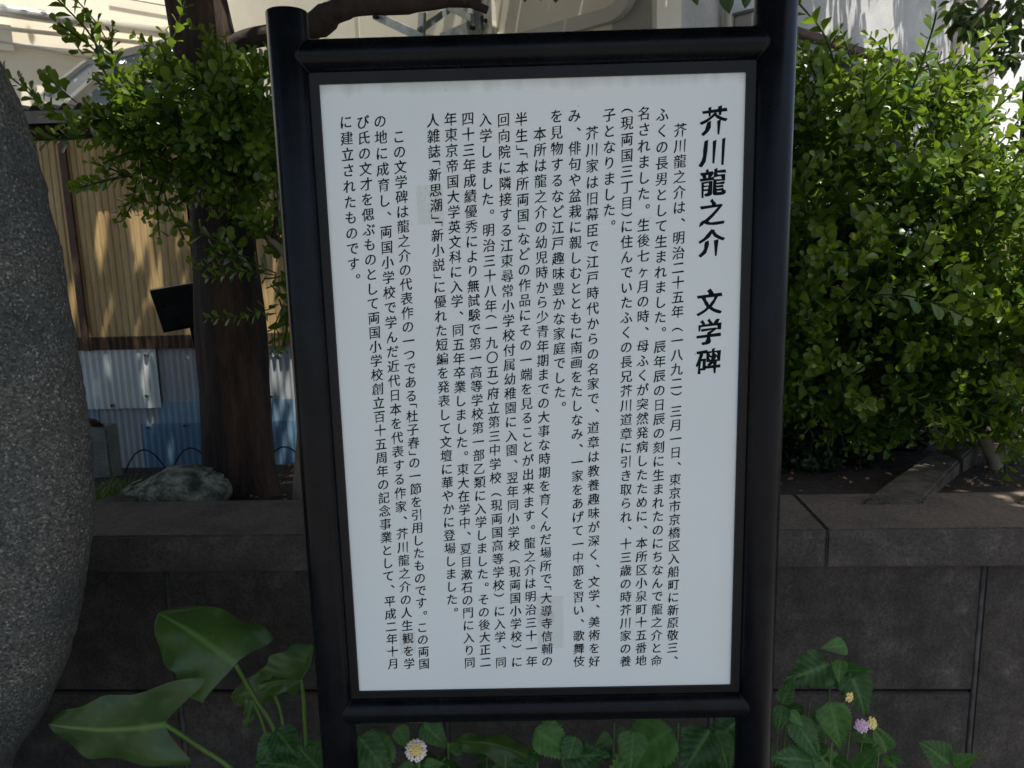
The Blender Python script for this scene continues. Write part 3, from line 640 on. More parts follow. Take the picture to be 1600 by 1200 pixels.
# second tree at the right with a low hanging branch
rt = empty('shade_tree', (at(1612, 400, 3.4).x, 3.4, 0), 'dark leaved tree whose branches hang into the upper right corner', 'tree')
tx = at(1606, 200, 3.4).x
MB().tube(smoothpts([(tx+.1, 3.4, 0), (tx+.04, 3.4, 1.4), (tx, 3.4, 2.4), (tx+.1, 3.45, 3.8), (tx+.2, 3.4, 4.6)], 5), [.07, .065, .06, .055, .05, .048, .046, .044, .04, .04, .04, .038, .036, .034, .03, .03, .028, .026, .024, .02, .02], 14, wob=.15).build('trunk', M['bark_dark'], rt, smooth=True)
MB().tube(smoothpts([(tx, 3.4, 2.9), at(1560, -10, 3.3), at(1530, 20, 3.2), at(1500, 30, 3.1)], 4), [.02-.0013*k for k in range(13)], 7).build('limb', M['bark_dark'], rt, smooth=True)
crown([(2.7, 3.6, 4.3, 1.6, 1.5, .5), (3.6, 4.8, 4.6, 1.5, 1.2, .5), (1.7, 2.9, 4.2, 1.0, 1.0, .4)], 14000, 9, .095, rt, shade=clear)
# hanging spray of leaves in view
def spray(pxs, n, L, seed, parent, Y, name='leafy_branch', spread=.1):
    R = random.Random(seed); mb = MB()
    for i in range(n):
        a = R.choice(pxs); p = at(a[0]+R.gauss(0, a[2]), a[1]+R.gauss(0, a[3]), Y+R.gauss(0, spread))
        l = L*R.uniform(.7, 1.2); v, f = leafpoly(l, l*.5, .2)
        T = Matrix.Rotation(R.uniform(0, 6.28), 3, 'Z') @ Matrix.Rotation(R.gauss(-.6, .5), 3, 'X') @ Matrix.Rotation(R.gauss(0, .5), 3, 'Y')
        mb.add([p+T@q for q in v], f, R.random())
    return mb.build(name, M['tree_leaf'], parent, kind='stuff')
spray([(1570, 30, 25, 22), (1590, 60, 20, 25), (1545, 45, 20, 10), (1512, 42, 12, 8), (1500, 20, 8, 10), (1590, 10, 15, 15), (1560, 90, 18, 10)], 330, .075, 2, rt, 3.3)
# a few big leaf tips hanging at the top edge, nearer the camera
for i, (x, y, Yd, l) in enumerate(((1140, 22, .6, .055), (1164, 14, .62, .04), (1090, 9, .6, .035), (820, 4, .6, .03), (868, 5, .6, .035), (845, 2, .65, .035))):
    tip = at(x, y, Yd); R = random.Random(i); v, f = leafpoly(l, l*.55, .2)
    d = Vector((R.uniform(-.25, .25), R.uniform(-.3, .1), -1)).normalized()
    q = Vector((0, 1, 0)).rotation_difference(d).to_matrix() @ Matrix.Rotation(R.uniform(-.4, .4)+1.57*0, 3, 'Y')
    end = q@v[-1]; MB().add([tip-end+q@k for k in v], f, .4).build('hanging_leaf', M['tree_leaf'], tree, smooth=True)
sp_ = MB(); a = at(845, -30, .6)
sp_.tube(smoothpts([(top.x+.4, 1.0, 2.9), at(560, -90, .8), at(845, -28, .62), at(1130, -32, .6), at(1190, -50, .6)], 6), .004, 6).build('twig', M['bark_dark'], tree, smooth=True)

# ------------------------------------------------------------ boxwood shoots
def shoot(seed, npairs, step, L):
    R = random.Random(seed); mb = MB(); p = Vector((0, 0, 0)); d = Vector((0, 0, 1)); path = [p.copy()]
    bend = Vector((R.uniform(-.12, .12), R.uniform(-.12, .12), 0)); phi = R.uniform(0, 3.14)
    for i in range(npairs):
        d = (d+bend+Vector((R.gauss(0, .05), R.gauss(0, .05), 0))).normalized(); p = p+d*step*R.uniform(.8, 1.2); path.append(p.copy())
        t = i/(npairs-1); sz = L*(1-.35*t)*R.uniform(.8, 1.15) if i < npairs-1 else L*.5
        phi += math.pi/2+R.gauss(0, .2)
        for k in (0, 1):
            if R.random() < .05: continue
            a = phi+k*math.pi; o = Vector((math.cos(a), math.sin(a), 0)); o = (o-d*o.dot(d)).normalized()
            ld = (o*R.uniform(.8, 1.1)+d*(.55+.5*t)).normalized(); s_ = ld.cross(d).normalized(); nz = s_.cross(ld)
            if R.random() < .5: nz = (nz+s_*R.uniform(-.4, .4)).normalized(); s_ = ld.cross(nz).normalized()
            v, f = leafpoly(sz, sz*.66, R.uniform(.08, .22), 'ob'); tint = min(1, max(0, R.gauss(.38+.4*t, .16)))
            mb.add([p+s_*q.x+ld*(q.y+.002)+nz*q.z for q in v], f, tint)
    st = MB().tube(path, .0013, 4, cap=False); mb.add(st.v, st.f, .05)
    return mb
def side_shoot(seed, nb=4):
    """a compound shoot: one leader with side shoots"""
    R = random.Random(seed); mb = shoot(seed, 8, .013, .024)
    for b in range(nb):
        s2 = shoot(seed*31+b, R.randint(4, 6), .012, .021); z = R.uniform(.015, .075); a = R.uniform(0, 6.28)
        Q = Matrix.Rotation(a, 3, 'Z') @ Matrix.Rotation(R.uniform(.6, 1.1), 3, 'X')
        k = len(mb.v); mb.v += [tuple(Q@Vector(v)+Vector((0, 0, z))) for v in s2.v]; mb.f += [tuple(i+k for i in f) for f in s2.f]; mb.tint += s2.tint; mb.vein += s2.vein
    return mb
SH = [side_shoot(100+i) for i in range(6)]; SHM = [s.data('leafy_shoot', M['box'], smooth=True) for s in SH]
LONG = [shoot(200+i, 11, .014, .027) for i in range(4)]; LONGM = [s.data('leafy_shoot', M['box'], smooth=True) for s in LONG]
def place(bag, root, limit, k_=1.38, mat=None):
    """bag = list of (point, direction, roll, scale, kind); nearest to the camera become parts, the rest one stuff mesh"""
    bag.sort(key=lambda b: (b[0]-CAM).length/b[3]); rest = MB(); bag = [(p, d, r_, s_*k_, kd) for p, d, r_, s_, kd in bag]
    for i, (p, d, roll, s_, kd) in enumerate(bag):
        q = Vector((0, 0, 1)).rotation_difference(d) @ Matrix.Rotation(roll, 3, 'Z').to_quaternion()
        src, srm = (LONG, LONGM) if kd >= 100 else (SH, SHM); j = kd % 100 % len(src)
        if i < limit:
            o_ = inst('leafy_shoot', srm[j], root, p, q, s_)
            if mat: o_.material_slots[0].link = 'OBJECT'; o_.material_slots[0].material = mat
        else:
            m3 = q.to_matrix()*s_; k = len(rest.v)
            rest.v += [tuple(p+m3@Vector(v)) for v in src[j].v]; rest.f += [tuple(a+k for a in f) for f in src[j].f]
            rest.tint += src[j].tint; rest.vein += src[j].vein
    if rest.v: rest.build('foliage', mat or M['box'], root, kind='stuff')
def bushfill(ells, n, seed, up=.5):
    R = random.Random(seed); out = []; tot = sum(e[6] for e in ells)
    for e in ells:
        c = Vector(e[:3]); r = Vector(e[3:6])
        for i in range(int(n*e[6]/tot)):
            q = Vector((R.gauss(0, 1), R.gauss(0, 1), R.gauss(0, 1))).normalized()
            rad = R.uniform(.25, 1)**.45
            p = c+Vector((q.x*r.x, q.y*r.y, q.z*r.z))*rad
            d = (q+Vector((0, 0, up))+Vector((R.gauss(0, .35), R.gauss(0, .35), R.gauss(0, .3)))).normalized()
            out.append((p-d*.05, d, R.uniform(0, 6.28), R.uniform(.8, 1.2), R.randint(0, 5) if R.random() < .75 else 100+R.randint(0, 3)))
    return out
def leaders(lst, seed, Y):
    """leafy leaders along hand-placed lines: list of pixel polylines"""
    R = random.Random(seed); out = []
    for line, sc_ in lst:
        P = [at(x, y, Y+dy) for x, y, dy in line]
        for a, b_ in zip(P[:-1], P[1:]):
            d = (b_-a); n = max(1, int(d.length/(.12*sc_)))
            for k in range(n):
                out.append((a+d*k/n, (d.normalized()+Vector((R.gauss(0, .1),)*3)).normalized(), R.uniform(0, 6.28), sc_*R.uniform(.9, 1.05), 100+R.randint(0, 3)))
    return out
# right bush
c1 = at(1400, 330, 1.15); rb = empty('boxwood_bush', (at(1555, 727, 1.0).x, 1.0, soilz(.7, 1.0)), 'dense boxwood bush with small glossy leaves right of the sign', 'bush')
bag = bushfill([(*at(1330, 350, 1.15), .34, .30, .34, 3), (*at(1500, 400, 1.15), .36, .32, .34, 3), (*at(1300, 520, 1.15), .26, .25, .22, 1.7), (*at(1450, 560, 1.05), .38, .26, .18, 2), (*at(1600, 520, 1.0), .3, .3, .3, 2), (*at(1290, 200, 1.2), .2, .2, .15, .8), (*at(1400, 200, 1.25), .22, .2, .14, .8), (*at(1400, 430, 1.5), .5, .15, .35, 2.5)], 700, 21)
bag += leaders([([(1308, 260, .1), (1305, 120, .08), (1308, 50, .05)], 1.15), ([(1340, 250, 0), (1375, 110, 0)], 1.0), ([(1250, 240, 0), (1275, 120, 0)], 1.0), ([(1400, 200, 0), (1450, 120, 0)], 1.1),
    ([(1440, 220, 0), (1525, 100, 0)], 1.1), ([(1480, 260, 0), (1545, 145, 0)], 1.05), ([(1520, 330, -.1), (1600, 200, -.1)], 1.1), ([(1230, 470, -.2), (1330, 465, -.25), (1420, 450, -.3)], 1.0),
    ([(1500, 660, -.15), (1590, 655, -.2)], 1.0), ([(1380, 590, -.15), (1410, 615, -.2)], 1.0), ([(1450, 620, -.15), (1520, 640, -.2)], 1.0), ([(1420, 240, 0), (1400, 150, 0)], 1.0), ([(1260, 330, -.1), (1240, 200, 0)], 1.0)], 5, 1.0)
place(bag, rb, 290, 1.7)
base = at(1556, 726, 1.0)
for pl, r in (([(1556, 728, 0), (1540, 690, 0), (1515, 640, .05), (1450, 480, .12), (1400, 350, .15)], .017), ([(1556, 728, 0), (1568, 700, 0), (1580, 660, .03), (1590, 500, .1), (1560, 350, .1)], .015), ([(1505, 700, .25), (1490, 600, .2), (1400, 450, .2), (1310, 250, .15)], .012), ([(1330, 700, .35), (1320, 560, .25), (1300, 380, .2)], .012)):
    P = smoothpts([at(x, y, 1.0+dy) for x, y, dy in pl], 5)
    P[0] = P[0]-Vector((0, 0, .03)); MB().tube(P, [r*(1.15-.8*i/len(P)) for i in range(len(P))], 9, wob=.25).build('stem', M['bark_pale'], rb, smooth=True)
# left bush, its stem rising behind the sign post
lb = empty('boxwood_shrub', (at(465, 785, .85).x, .85, soilz(-.5, .85)), 'straggly boxwood with leafy sprays in front of the tree trunk', 'bush')
bag = bushfill([(*at(330, 195, .8), .16, .16, .10, 3), (*at(250, 210, .8), .14, .14, .09, 1.4), (*at(400, 215, .8), .09, .15, .11, 1.5), (*at(300, 255, .82), .15, .12, .06, 1.0), (*at(425, 420, .85), .035, .07, .17, .55)], 96, 33, .1)
bag += leaders([([(225, 150, 0), (160, 85, -.02), (80, 5, -.04)], 1.05), ([(215, 160, 0), (130, 85, 0), (88, 42, 0)], .8), ([(180, 115, 0), (188, 35, 0)], .9), ([(200, 190, 0), (120, 160, 0), (48, 115, 0)], .95), ([(215, 215, 0), (130, 200, 0), (55, 180, 0)], .95),
    ([(230, 225, 0), (150, 212, 0), (75, 195, 0)], .85), ([(240, 270, 0), (180, 278, 0), (108, 294, 0)], .8), ([(370, 150, 0), (362, 95, 0)], .8), ([(380, 120, 0), (420, 90, 0)], .9), ([(220, 130, 0), (245, 110, 0)], .9), ([(430, 480, 0), (385, 492, 0)], .8), ([(430, 430, 0), (400, 425, 0)], .8), ([(330, 230, -.05), (270, 265, -.05)], .9), ([(420, 210, -.05), (370, 280, -.1)], 1.0)], 8, .78)
place(bag, lb, 290, 1.5)
for pl, r in (([(466, 800, .02), (468, 740, 0), (476, 640, .02), (482, 520, .05), (470, 430, .05), (440, 390, .04), (395, 347, .02), (350, 270, 0), (300, 200, 0), (225, 150, 0), (160, 85, -.02)], .014), ([(428, 372, .03), (432, 330, .02), (425, 250, 0), (400, 160, 0), (370, 100, 0)], .006), ([(330, 240, 0), (240, 210, 0), (130, 200, 0)], .005)):
    P = smoothpts([at(x, y, .83+dy) for x, y, dy in pl], 5)
    MB().tube(P, [r*(1.2-.95*i/len(P)) for i in range(len(P))], 9, wob=.2).build('stem', M['bark_pale'] if r > .01 else M['bark_dark'], lb, smooth=True)
# low undergrowth behind the sign at the right, its shade put into the leaf colour
ub = empty('low_shrub', (at(1290, 740, 1.3).x, 1.3, soilz(.5, 1.3)), 'low shrub with shade-darkened leaf colour under the boxwood, close to the right sign post', 'shrub')
place(bushfill([(*at(1270, 690, 1.35), .16, .18, .12, 2), (*at(1350, 700, 1.45), .16, .15, .09, 1.4), (*at(1310, 620, 1.45), .2, .15, .12, 1), (*at(1380, 640, 2.0), .4, .2, .2, 2), (*at(1280, 740, 1.1), .12, .12, .05, 1), (*at(1550, 640, 2.0), .4, .2, .15, 1.5)], 330, 44), ub, 290, 1.2, M['shrub_shaded'])
MB().tube([at(1290, 750, 1.3), at(1288, 700, 1.32), at(1300, 620, 1.4)], [.008, .006, .004], 7).build('stem', M['bark_dark'], ub, smooth=True)

# ------------------------------------------------------------ granite boulder
BY = .10
prof = [(19, 1200), (56, 1160), (94, 1077), (120, 970), (133, 894), (141, 832), (142, 783), (137, 710), (125, 640), (110, 543), (87, 400), (60, 267), (32, 177), (0, 100)]
pr = [(at(x, y, BY).z, at(x, y, BY).x) for x, y in prof]
pr = [(.0, pr[0][1]-.30), (.12, pr[0][1]-.24), (.3, pr[0][1]-.09)]+pr
zt_, xt_ = pr[-1]
pr += [(zt_+.10, xt_-.05), (zt_+.25, xt_-.16), (zt_+.36, xt_-.34), (zt_+.40, xt_-.52)]
def xr(z):
    for (z0, x0), (z1, x1) in zip(pr[:-1], pr[1:]):
        if z <= z1: 
            t = (z-z0)/(z1-z0); return x0+(x1-x0)*t
    return pr[-1][1]
cxs = pr[-1][1]-.02; nz_, na = 230, 260; vs = []
sm = [sum(xr(min(max(pr[0][0], pr[0][0]+(pr[-1][0]-pr[0][0])*(j+k)/nz_), pr[-1][0])) for k in range(-3, 4))/7 for j in range(nz_+1)]
for j in range(nz_+1):
    z = pr[0][0]+(pr[-1][0]-pr[0][0])*j/nz_; a = max(.02, sm[j]-cxs); dep = .19*min(1, (a/.5))**.6
    want = (sm[j]-CAM.x)/(BY-CAM.y); got = max((cxs+math.copysign(abs(math.cos(t_))**.9, math.cos(t_))*a-CAM.x)/(BY+.02+math.copysign(abs(math.sin(t_))**.9, math.sin(t_))*dep-CAM.y) for t_ in [k*.05 for k in range(-30, 31)])
    fit = max(.5, 1+(want-got+.008)*(BY-CAM.y)/a) if a > .1 else 1
    for k in range(na):
        th = 2*math.pi*k/na; c, s_ = math.cos(th), math.sin(th)
        x = math.copysign(abs(c)**.9, c)*a*fit; y = math.copysign(abs(s_)**.9, s_)*dep
        p = Vector((cxs+x, BY+.02+y, z)); nrm = Vector((c, s_*1.5, 0)).normalized()
        p += nrm*(.006*noise.noise(p*4)+.003*noise.noise(p*11)+.003*noise.noise(p*30)+.0022*noise.noise(p*95))
        vs.append(p)
fs = [(j*na+k, j*na+(k+1) % na, (j+1)*na+(k+1) % na, (j+1)*na+k) for j in range(nz_) for k in range(na)]+[tuple(range(nz_*na, nz_*na+na))]
tag(MB().add(vs, fs).build('granite_boulder', M['granite'], smooth=True), 'large rounded granite boulder with bush-hammered face cut off by the left edge', 'boulder')

# ------------------------------------------------------------ the notice sign
sign = empty('notice_sign', (0, 0, 0), 'black tubular framed notice board with a white Japanese text panel', 'sign')
HW, ZA, ZT_ = .30, .80, 1.7362
PR = .0290; RR = .0235
pxl = at(449, 60, 0).x; pxr = at(1213, 60, 0).x
ztop = at(448, 6, -PR).z
for x in (pxl, pxr):
    n = 40; mb = MB(); prof2 = [(PR, -.02), (PR, .5), (PR, 1.0), (PR, ztop-.003), (PR-.0012, ztop-.001), (PR-.003, ztop), (.0005, ztop+.0006)]
    v_, f_ = lathe([(r, z) for r, z in prof2], Vector((x, .006, 0)), n); mb.add(v_, f_).build('post', M['black'], sign, auto=True)
FL = .016
for zc in (ZT_+FL+RR-.002, ZA-.010-RR):
    MB().tube([(pxl, .004, zc), (0, .004, zc), (pxr, .004, zc)], RR, 36).build('rail', M['black'], sign, auto=True)
for xx, sg in ((pxl, 1), (pxr, -1)):
    for zc in (ZT_+FL+RR-.002, ZA-.010-RR):
        ring = []
        for k in range(37):
            a = 2*math.pi*k/36; yy, zz = RR*1.02*math.cos(a), RR*1.02*math.sin(a)
            ring.append((xx+sg*(math.sqrt(max(0, PR**2-yy**2))+.0008), .0055+yy, zc+zz))
        MB().tube(ring, .0013, 6, cap=False).build('weld_bead', M['flange'], sign, smooth=True)
for a, b_ in (((-HW-.030, .0, ZT_), (HW+.030, .012, ZT_+FL+.01)), ((-HW-.030, .0, ZA-.014), (HW+.030, .012, ZA)), ((-HW-.030, .0, ZA), (-HW, .012, ZT_)), ((HW, .0, ZA), (HW+.030, .012, ZT_))):
    A_ = Vector(a)-Vector((0, .0035, 0)); MB().box(A_, b_).build('channel_trim', M['flange'], sign)
panel = MB().box((-HW+.0003, 0, ZA+.0003), (HW-.0003, .003, ZT_-.0003)).build('panel', M['plate'], sign)
MB().box((-HW+.0003, .0032, ZA+.0003), (HW-.0003, .010, ZT_-.0003)).build('backing_plate', M['flange'], sign)

# text glyphs: outlines of the built-in typeface, reshaped like brush-written regular script
cu = bpy.data.curves.new('glyph_source', 'FONT'); cu.size = 1; cu.resolution_u = 3
go = bpy.data.objects.new('glyph_source', cu); C.objects.link(go)
GC = {}
ROT = '（）「」'
def glyph(ch, heavy):
    key = (ch, heavy)
    if key in GC: return GC[key]
    cu.body = ch; bpy.context.view_layer.update()
    me = bpy.data.meshes.new_from_object(go.evaluated_get(bpy.context.evaluated_depsgraph_get()))
    bm = bmesh.new(); bm.from_mesh(me); bpy.data.meshes.remove(me)
    bmesh.ops.remove_doubles(bm, verts=bm.verts, dist=.0005)
    be = [e for e in bm.edges if len(e.link_faces) == 1]
    long_ = [e for e in be if e.calc_length() > .09]
    nrm = {v: Vector((0, 0)) for v in bm.verts}
    for e in be:
        a, b2 = e.verts; d = (b2.co-a.co); l = d.length
        if l < 1e-6: continue
        n = Vector((d.y, -d.x)).normalized(); c = e.link_faces[0].calc_center_median(); mid = (a.co+b2.co)/2
        if n.dot(Vector((c.x-mid.x, c.y-mid.y))) > 0: n = -n
        nrm[a] += n*1; nrm[b2] += n*1
    nb = {}
    for e in be:
        for v in e.verts: nb.setdefault(v, []).append(e)
    mv = {}
    for e in be:
        l = e.calc_length()
        if not .045 < l < .125 or ch in ROT+'、。〇': continue
        a, b2 = e.verts; d = (b2.co-a.co)/l; ok = True; sides = []
        for v in (a, b2):
            o = [x for x in nb[v] if x is not e]
            if len(o) != 1: ok = False; break
            w2 = o[0].other_vert(v); q = w2.co-v.co; lq = q.length
            if lq < .012 or abs(q.dot(d)/max(lq, 1e-6)) > .5: ok = False; break
            sides.append(d.x*q.y-d.y*q.x)
        if not ok or sides[0]*sides[1] < 0: continue
        n = Vector((-d.y, d.x, 0))*(-1 if sides[0] > 0 else 1); mid = (a.co+b2.co)/2
        if n.x < -.3 and n.y < -.25: k, ex, sk = .15, .045, 0
        elif n.x > .3 and n.y < -.25: k, ex, sk = 1.25, .02, .25
        elif n.y < -.8: k, ex, sk = .45, .03, 0
        elif n.x > .75: k, ex, sk = 1.5, -.005, -.35
        elif n.y > .7: k, ex, sk = 1.25, .0, .45
        elif n.x < -.75: k, ex, sk = 1.15, .005, .5
        else: k, ex, sk = .8, 0, .2
        for v in (a, b2):
            off = (v.co-mid)*(k-1)+n*ex; sgn = 1 if (v.co-mid).dot(Vector((n.y, -n.x, 0))) > 0 else -1
            mv[v] = off + n*(sk*l*.5*sgn)*(-1 if n.x > .75 else 1)
    for v, o in mv.items(): v.co += o
    out = []
    kana = 0x3040 <= ord(ch) <= 0x30ff
    for v in bm.verts:
        n = nrm[v]; x, y = v.co.x, v.co.y; ww = 1+.9*noise.noise(Vector((x*5, y*5, ord(ch)*.37)))
        if n.length > 1e-4:
            n = n.normalized()
            if heavy: dx, dy = n.x*.036*ww, n.y*.017*ww
            elif kana or ch in '、。〇': dx, dy = n.x*.014, n.y*.006
            else: dx, dy = n.x*.017, -n.y*.002
            x += dx*ww; y += dy
        # brush slant: horizontals climb to the right, gentle bow
        X, Y2 = x-.5, y-.38
        if ch in ROT: X, Y2 = Y2, -X
        else:
            Y2 += .10*X + (-.05*X*X if not kana else 0)
            X += .018*math.sin(Y2*5)
        X *= .93 if not heavy else .96
        if ch in '、。': X += .60; Y2 += .52
        if ch == 'ヶ': X *= .9
        out.append((X, Y2))
    faces = [[v.index for v in f.verts] for f in bm.faces]; bm.verts.index_update()
    bm.free()
    if ch in ROT:
        ym = (max(p[1] for p in out)+min(p[1] for p in out))/2; out = [(x*.92, y-ym) for x, y in out]
    GC[key] = (out, faces); return GC[key]
TYF = -.0004
def onp(x, y):
    p = at(x, y, 0); return p.x, p.z
def column(text, x0, y0, x1, y1, size, heavy=False, name='text_column', cells=None):
    mb = MB(); xa, za = onp(x0, y0); xb, zb_ = onp(x1, y1)
    adv = []
    pos = 0; prev = None; P = []
    for ch in text:
        w_ = .5 if ch in ROT+' ' else 1.0
        if prev is not None: pos += (prev+w_)/2
        P.append(pos); prev = w_
    tot = P[-1]
    for ch, p in zip(text, P):
        if ch in ' 　': continue
        t = p/tot if tot else 0; X = xa+(xb-xa)*t; Z = za+(zb_-za)*t
        o, f = glyph(ch, heavy)
        mb.add([(X+a*size, TYF, Z+c*size) for a, c in o], f)
    return mb.build(name, M['ink'], panel)
S = .0199
COLS = [
 ('芥川龍之介は、明治二十五年 （一八九二） 三月一日、東京市京橋区入船町に新原敬三、', 1063, 203, 1050.5, 1031),
 ('ふくの長男として生まれました。辰年辰の日辰の刻に生まれたのにちなんで龍之介と命', 1035, 179, 1025.6, 1032),
 ('名されました。生後七ヶ月の時、母ふくが突然発病したために、本所区小泉町十五番地', 1006.5, 177, 1001.5, 1032),
 ('（現両国三丁目）に住んでいたふくの長兄芥川道章に引き取られ、十三歳の時芥川家の養', 979.7, 173, 977.4, 1033),
 ('子となりました。', 952, 179.4, 952, 352),
 ('芥川家は旧幕臣で江戸時代からの名家で、道章は教養趣味が深く、文学、美術を好', 925, 207.7, 928.7, 1033),
 ('み、俳句や盆栽に親しむとともに南画をたしなみ、一家をあげて一中節を習い、歌舞伎', 897.5, 180.8, 904.6, 1033),
 ('を見物するなど江戸趣味豊かな家庭でした。', 869.5, 181.4, 875, 635),
 ('本所は龍之介の幼児時から少青年期までの大事な時期を育くんだ場所で「大導寺信輔の', 843.5, 209, 855, 1033),
 ('半生」「本所両国」などの作品にその一端を見ることが出来ます。龍之介は明治三十一年', 814.5, 186, 831, 1033),
 ('回向院に隣接する江東尋常小学校付属幼稚園に入園、翌年同小学校 （現両国小学校） に', 786.8, 187, 807.6, 1034),
 ('入学しました。明治三十八年（一九〇五）府立第三中学校 （現両国高等学校） に入学、同', 758.5, 186.5, 782.7, 1034.6),
 ('四十三年成績優秀により無試験で第一高等学校第一部乙類に入学しました。その後大正二', 731, 185, 758.7, 1034),
 ('年東京帝国大学英文科に入学、同五年卒業しました。東大在学中、夏目漱石の門に入り同', 704, 186, 734, 1035),
 ('人雑誌「新思潮」「新小説」に優れた短編を発表して文壇に華やかに登場しました。', 676.5, 188, 707, 956),
 ('この文学碑は龍之介の代表作の一つである「杜子春」の一節を引用したものです。この両国', 623.3, 213.4, 662.6, 1036.7),
 ('の地に成育し、両国小学校で学んだ近代日本を代表する作家、芥川龍之介の人生観を学', 594, 189.4, 639.5, 1036.7),
 ('び氏の文才を偲ぶものとして両国小学校創立百十五周年の記念事業として、平成二年十月', 567, 190.8, 614.6, 1036.7),
 ('に建立されたものです。', 540.5, 190.8, 553.6, 436)]
for c in COLS: column(*c, S)
column('芥川龍之介', 1116, 188, 1111.5, 379, .0400, True, 'title_column')
column('文学碑', 1108.5, 472, 1107, 564, .0395, True, 'title_column')
bpy.data.objects.remove(go); bpy.data.curves.remove(cu)
for k, (a, b_, c, d) in enumerate(((650, 290, 694, 350), (838, 932, 881, 1012), (624, 988, 650, 1021), (841, 958, 866, 972))):
    x0, z0 = onp(a, b_); x1, z1 = onp(c, d)
    MB().box((x0, -.0003-.00002*k, z1), (x1, -.0001, z0)).build('correction_patch', M['patch'], panel)

# ------------------------------------------------------------ arrow-leaved plants in front of the wall
def arrowleaf(tip, base, wside, lobeA, lobeB, seed, cup=.25, amp=.006, name='leaf', root=None, mat=None):
    """blade from a centre line tip->base with two backward lobes; all in world points, wside = half width vector"""
    mb = MB(); n = 22; m_ = 9; R = random.Random(seed)
    L = tip-base; up = L.cross(wside).normalized()
    if up.dot(CAM-base) < 0: up = -up
    vs, vein = [], []
    prof_ = lambda t: (math.sin(math.pi*min(1, (1-t)**.72))**.62 if t > .0 else 0)
    for i in range(n+1):
        t = i/n                       # 0 at the base, 1 at the tip
        wd = (1-t)**.62*(.80+.45*t)*1.08 if t < 1 else 0
        wd = min(wd, 1.0)
        c = base+L*t+up*(L.length*.10*math.sin(math.pi*t))
        for k in range(-m_, m_+1):
            s_ = k/m_; ws = wside*s_*wd
            back = Vector((0, 0, 0))
            if t < .5:
                lb_ = lobeA if s_ < 0 else lobeB
                back = (lb_)*(abs(s_)**1.5*(1.25-.5*abs(s_)**5))*((1-t/.5)**1.25)
            p = c+ws+back+up*(-cup*wside.length*(s_*s_)*wd)+up*amp*1.6*math.sin(13*t+seed*2+2*s_)*abs(s_)**2+ws*.05*math.sin(17*t+seed+s_*4)*abs(s_)**3
            p += up*amp*.5*noise.noise(p*30)
            vs.append(p)
            vn = max(0, 1-abs(s_)*14*(.4+wd))
            side = abs(math.sin((t*6.5-abs(s_)*1.6)*math.pi)); vn = max(vn, .28*max(0, 1-side*7))
            vein.append(vn)
    w_ = 2*m_+1; fs = [(i*w_+k, i*w_+k+1, (i+1)*w_+k+1, (i+1)*w_+k) for i in range(n) for k in range(w_-1)]
    mb.add(vs, fs, R.uniform(.3, .7), vein)
    # a real thickness
    return mb.build(name, mat or M['arum'], root, smooth=True)
def stalk(pts, r, root, name='leaf_stalk'):
    return MB().tube(smoothpts(pts, 6), r, 8).build(name, M['stalk'], root, smooth=True)
ar = empty('arrowhead_plant', (at(420, 1200, .25).x, .25, 0), 'arrow-leaved plant with big leaves on long stalks below the boulder', 'plant')
b1 = at(258, 1132, .16); t1 = at(76, 1132, .12)
arrowleaf(t1, b1, at(190, 1070, .16)*.5-at(176, 1200, .14)*.5, at(278, 1212, .14)-at(222, 1195, .16), at(330, 1062, .20)-at(262, 1082, .18), 1, .12, .004, root=ar)
stalk([b1, at(300, 1160, .18), at(372, 1212, .2), at(420, 1300, .22), Vector((at(430, 1200, .25).x, .25, .0))], .0048, ar)
b2 = at(368, 1038, .26); t2 = at(248, 958, .3)
arrowleaf(t2, b2, (at(370, 935, .34)-at(262, 1062, .2))*.52, at(290, 1066, .20)-at(300, 1068, .2), at(432, 966, .30)-at(412, 958, .32), 2, .35, .005, root=ar)
stalk([b2, at(398, 1090, .27), at(432, 1150, .27), at(452, 1260, .27), Vector((at(452, 1200, .27).x, .27, .0))], .0045, ar)
b3 = at(470, 1062, .24); t3 = at(400, 1072, .2)
arrowleaf(t3, b3, (at(440, 1050, .24)-at(430, 1088, .2))*.55, (b3-t3)*.05, (b3-t3)*.05, 3, .8, .006, root=ar)
t4 = at(489, 1008, .26); arrowleaf(t4, b3, (at(500, 1040, .3)-at(462, 1040, .2))*.6, (b3-t4)*.1, (b3-t4)*.1, 4, 1.0, .003, root=ar)
stalk([b3, at(475, 1100, .25), at(478, 1160, .26), Vector((at(480, 1200, .27).x, .27, .0))], .004, ar)
t5 = at(384, 1140, .3); b5 = at(392, 1092, .32); arrowleaf(t5, b5, (at(402, 1110, .32)-at(376, 1110, .3))*.5, (b5-t5)*.1, (b5-t5)*.1, 5, .4, .003, root=ar)
t6 = at(360, 1090, .40); b6 = at(420, 1070, .40); arrowleaf(t6, b6, (at(400, 1050, .42)-at(395, 1105, .4))*.6, (b6-t6)*.2, (b6-t6)*.2, 6, .2, .003, root=ar)
stalk([b6, at(440, 1120, .38), at(452, 1240, .34)], .0035, ar); stalk([b5, at(410, 1130, .32), at(440, 1230, .3)], .003, ar)
# broad leaves lying under the sign
for i, (tp_, bs_, wv) in enumerate((((708, 1158), (830, 1186), ((760, 1150), (775, 1212))), ((735, 1215), (640, 1195), ((690, 1172), (690, 1240))))):
    t_, b_ = at(*tp_, .28), at(*bs_, .3); arrowleaf(t_, b_, (at(*wv[0], .32)-at(*wv[1], .24))*.5, (b_-t_)*.15, (b_-t_)*.15, 10+i, .3, .004, root=ar)
    stalk([b_, b_+Vector((.01, .01, -.1)), Vector((b_.x, b_.y, 0))], .004, ar)

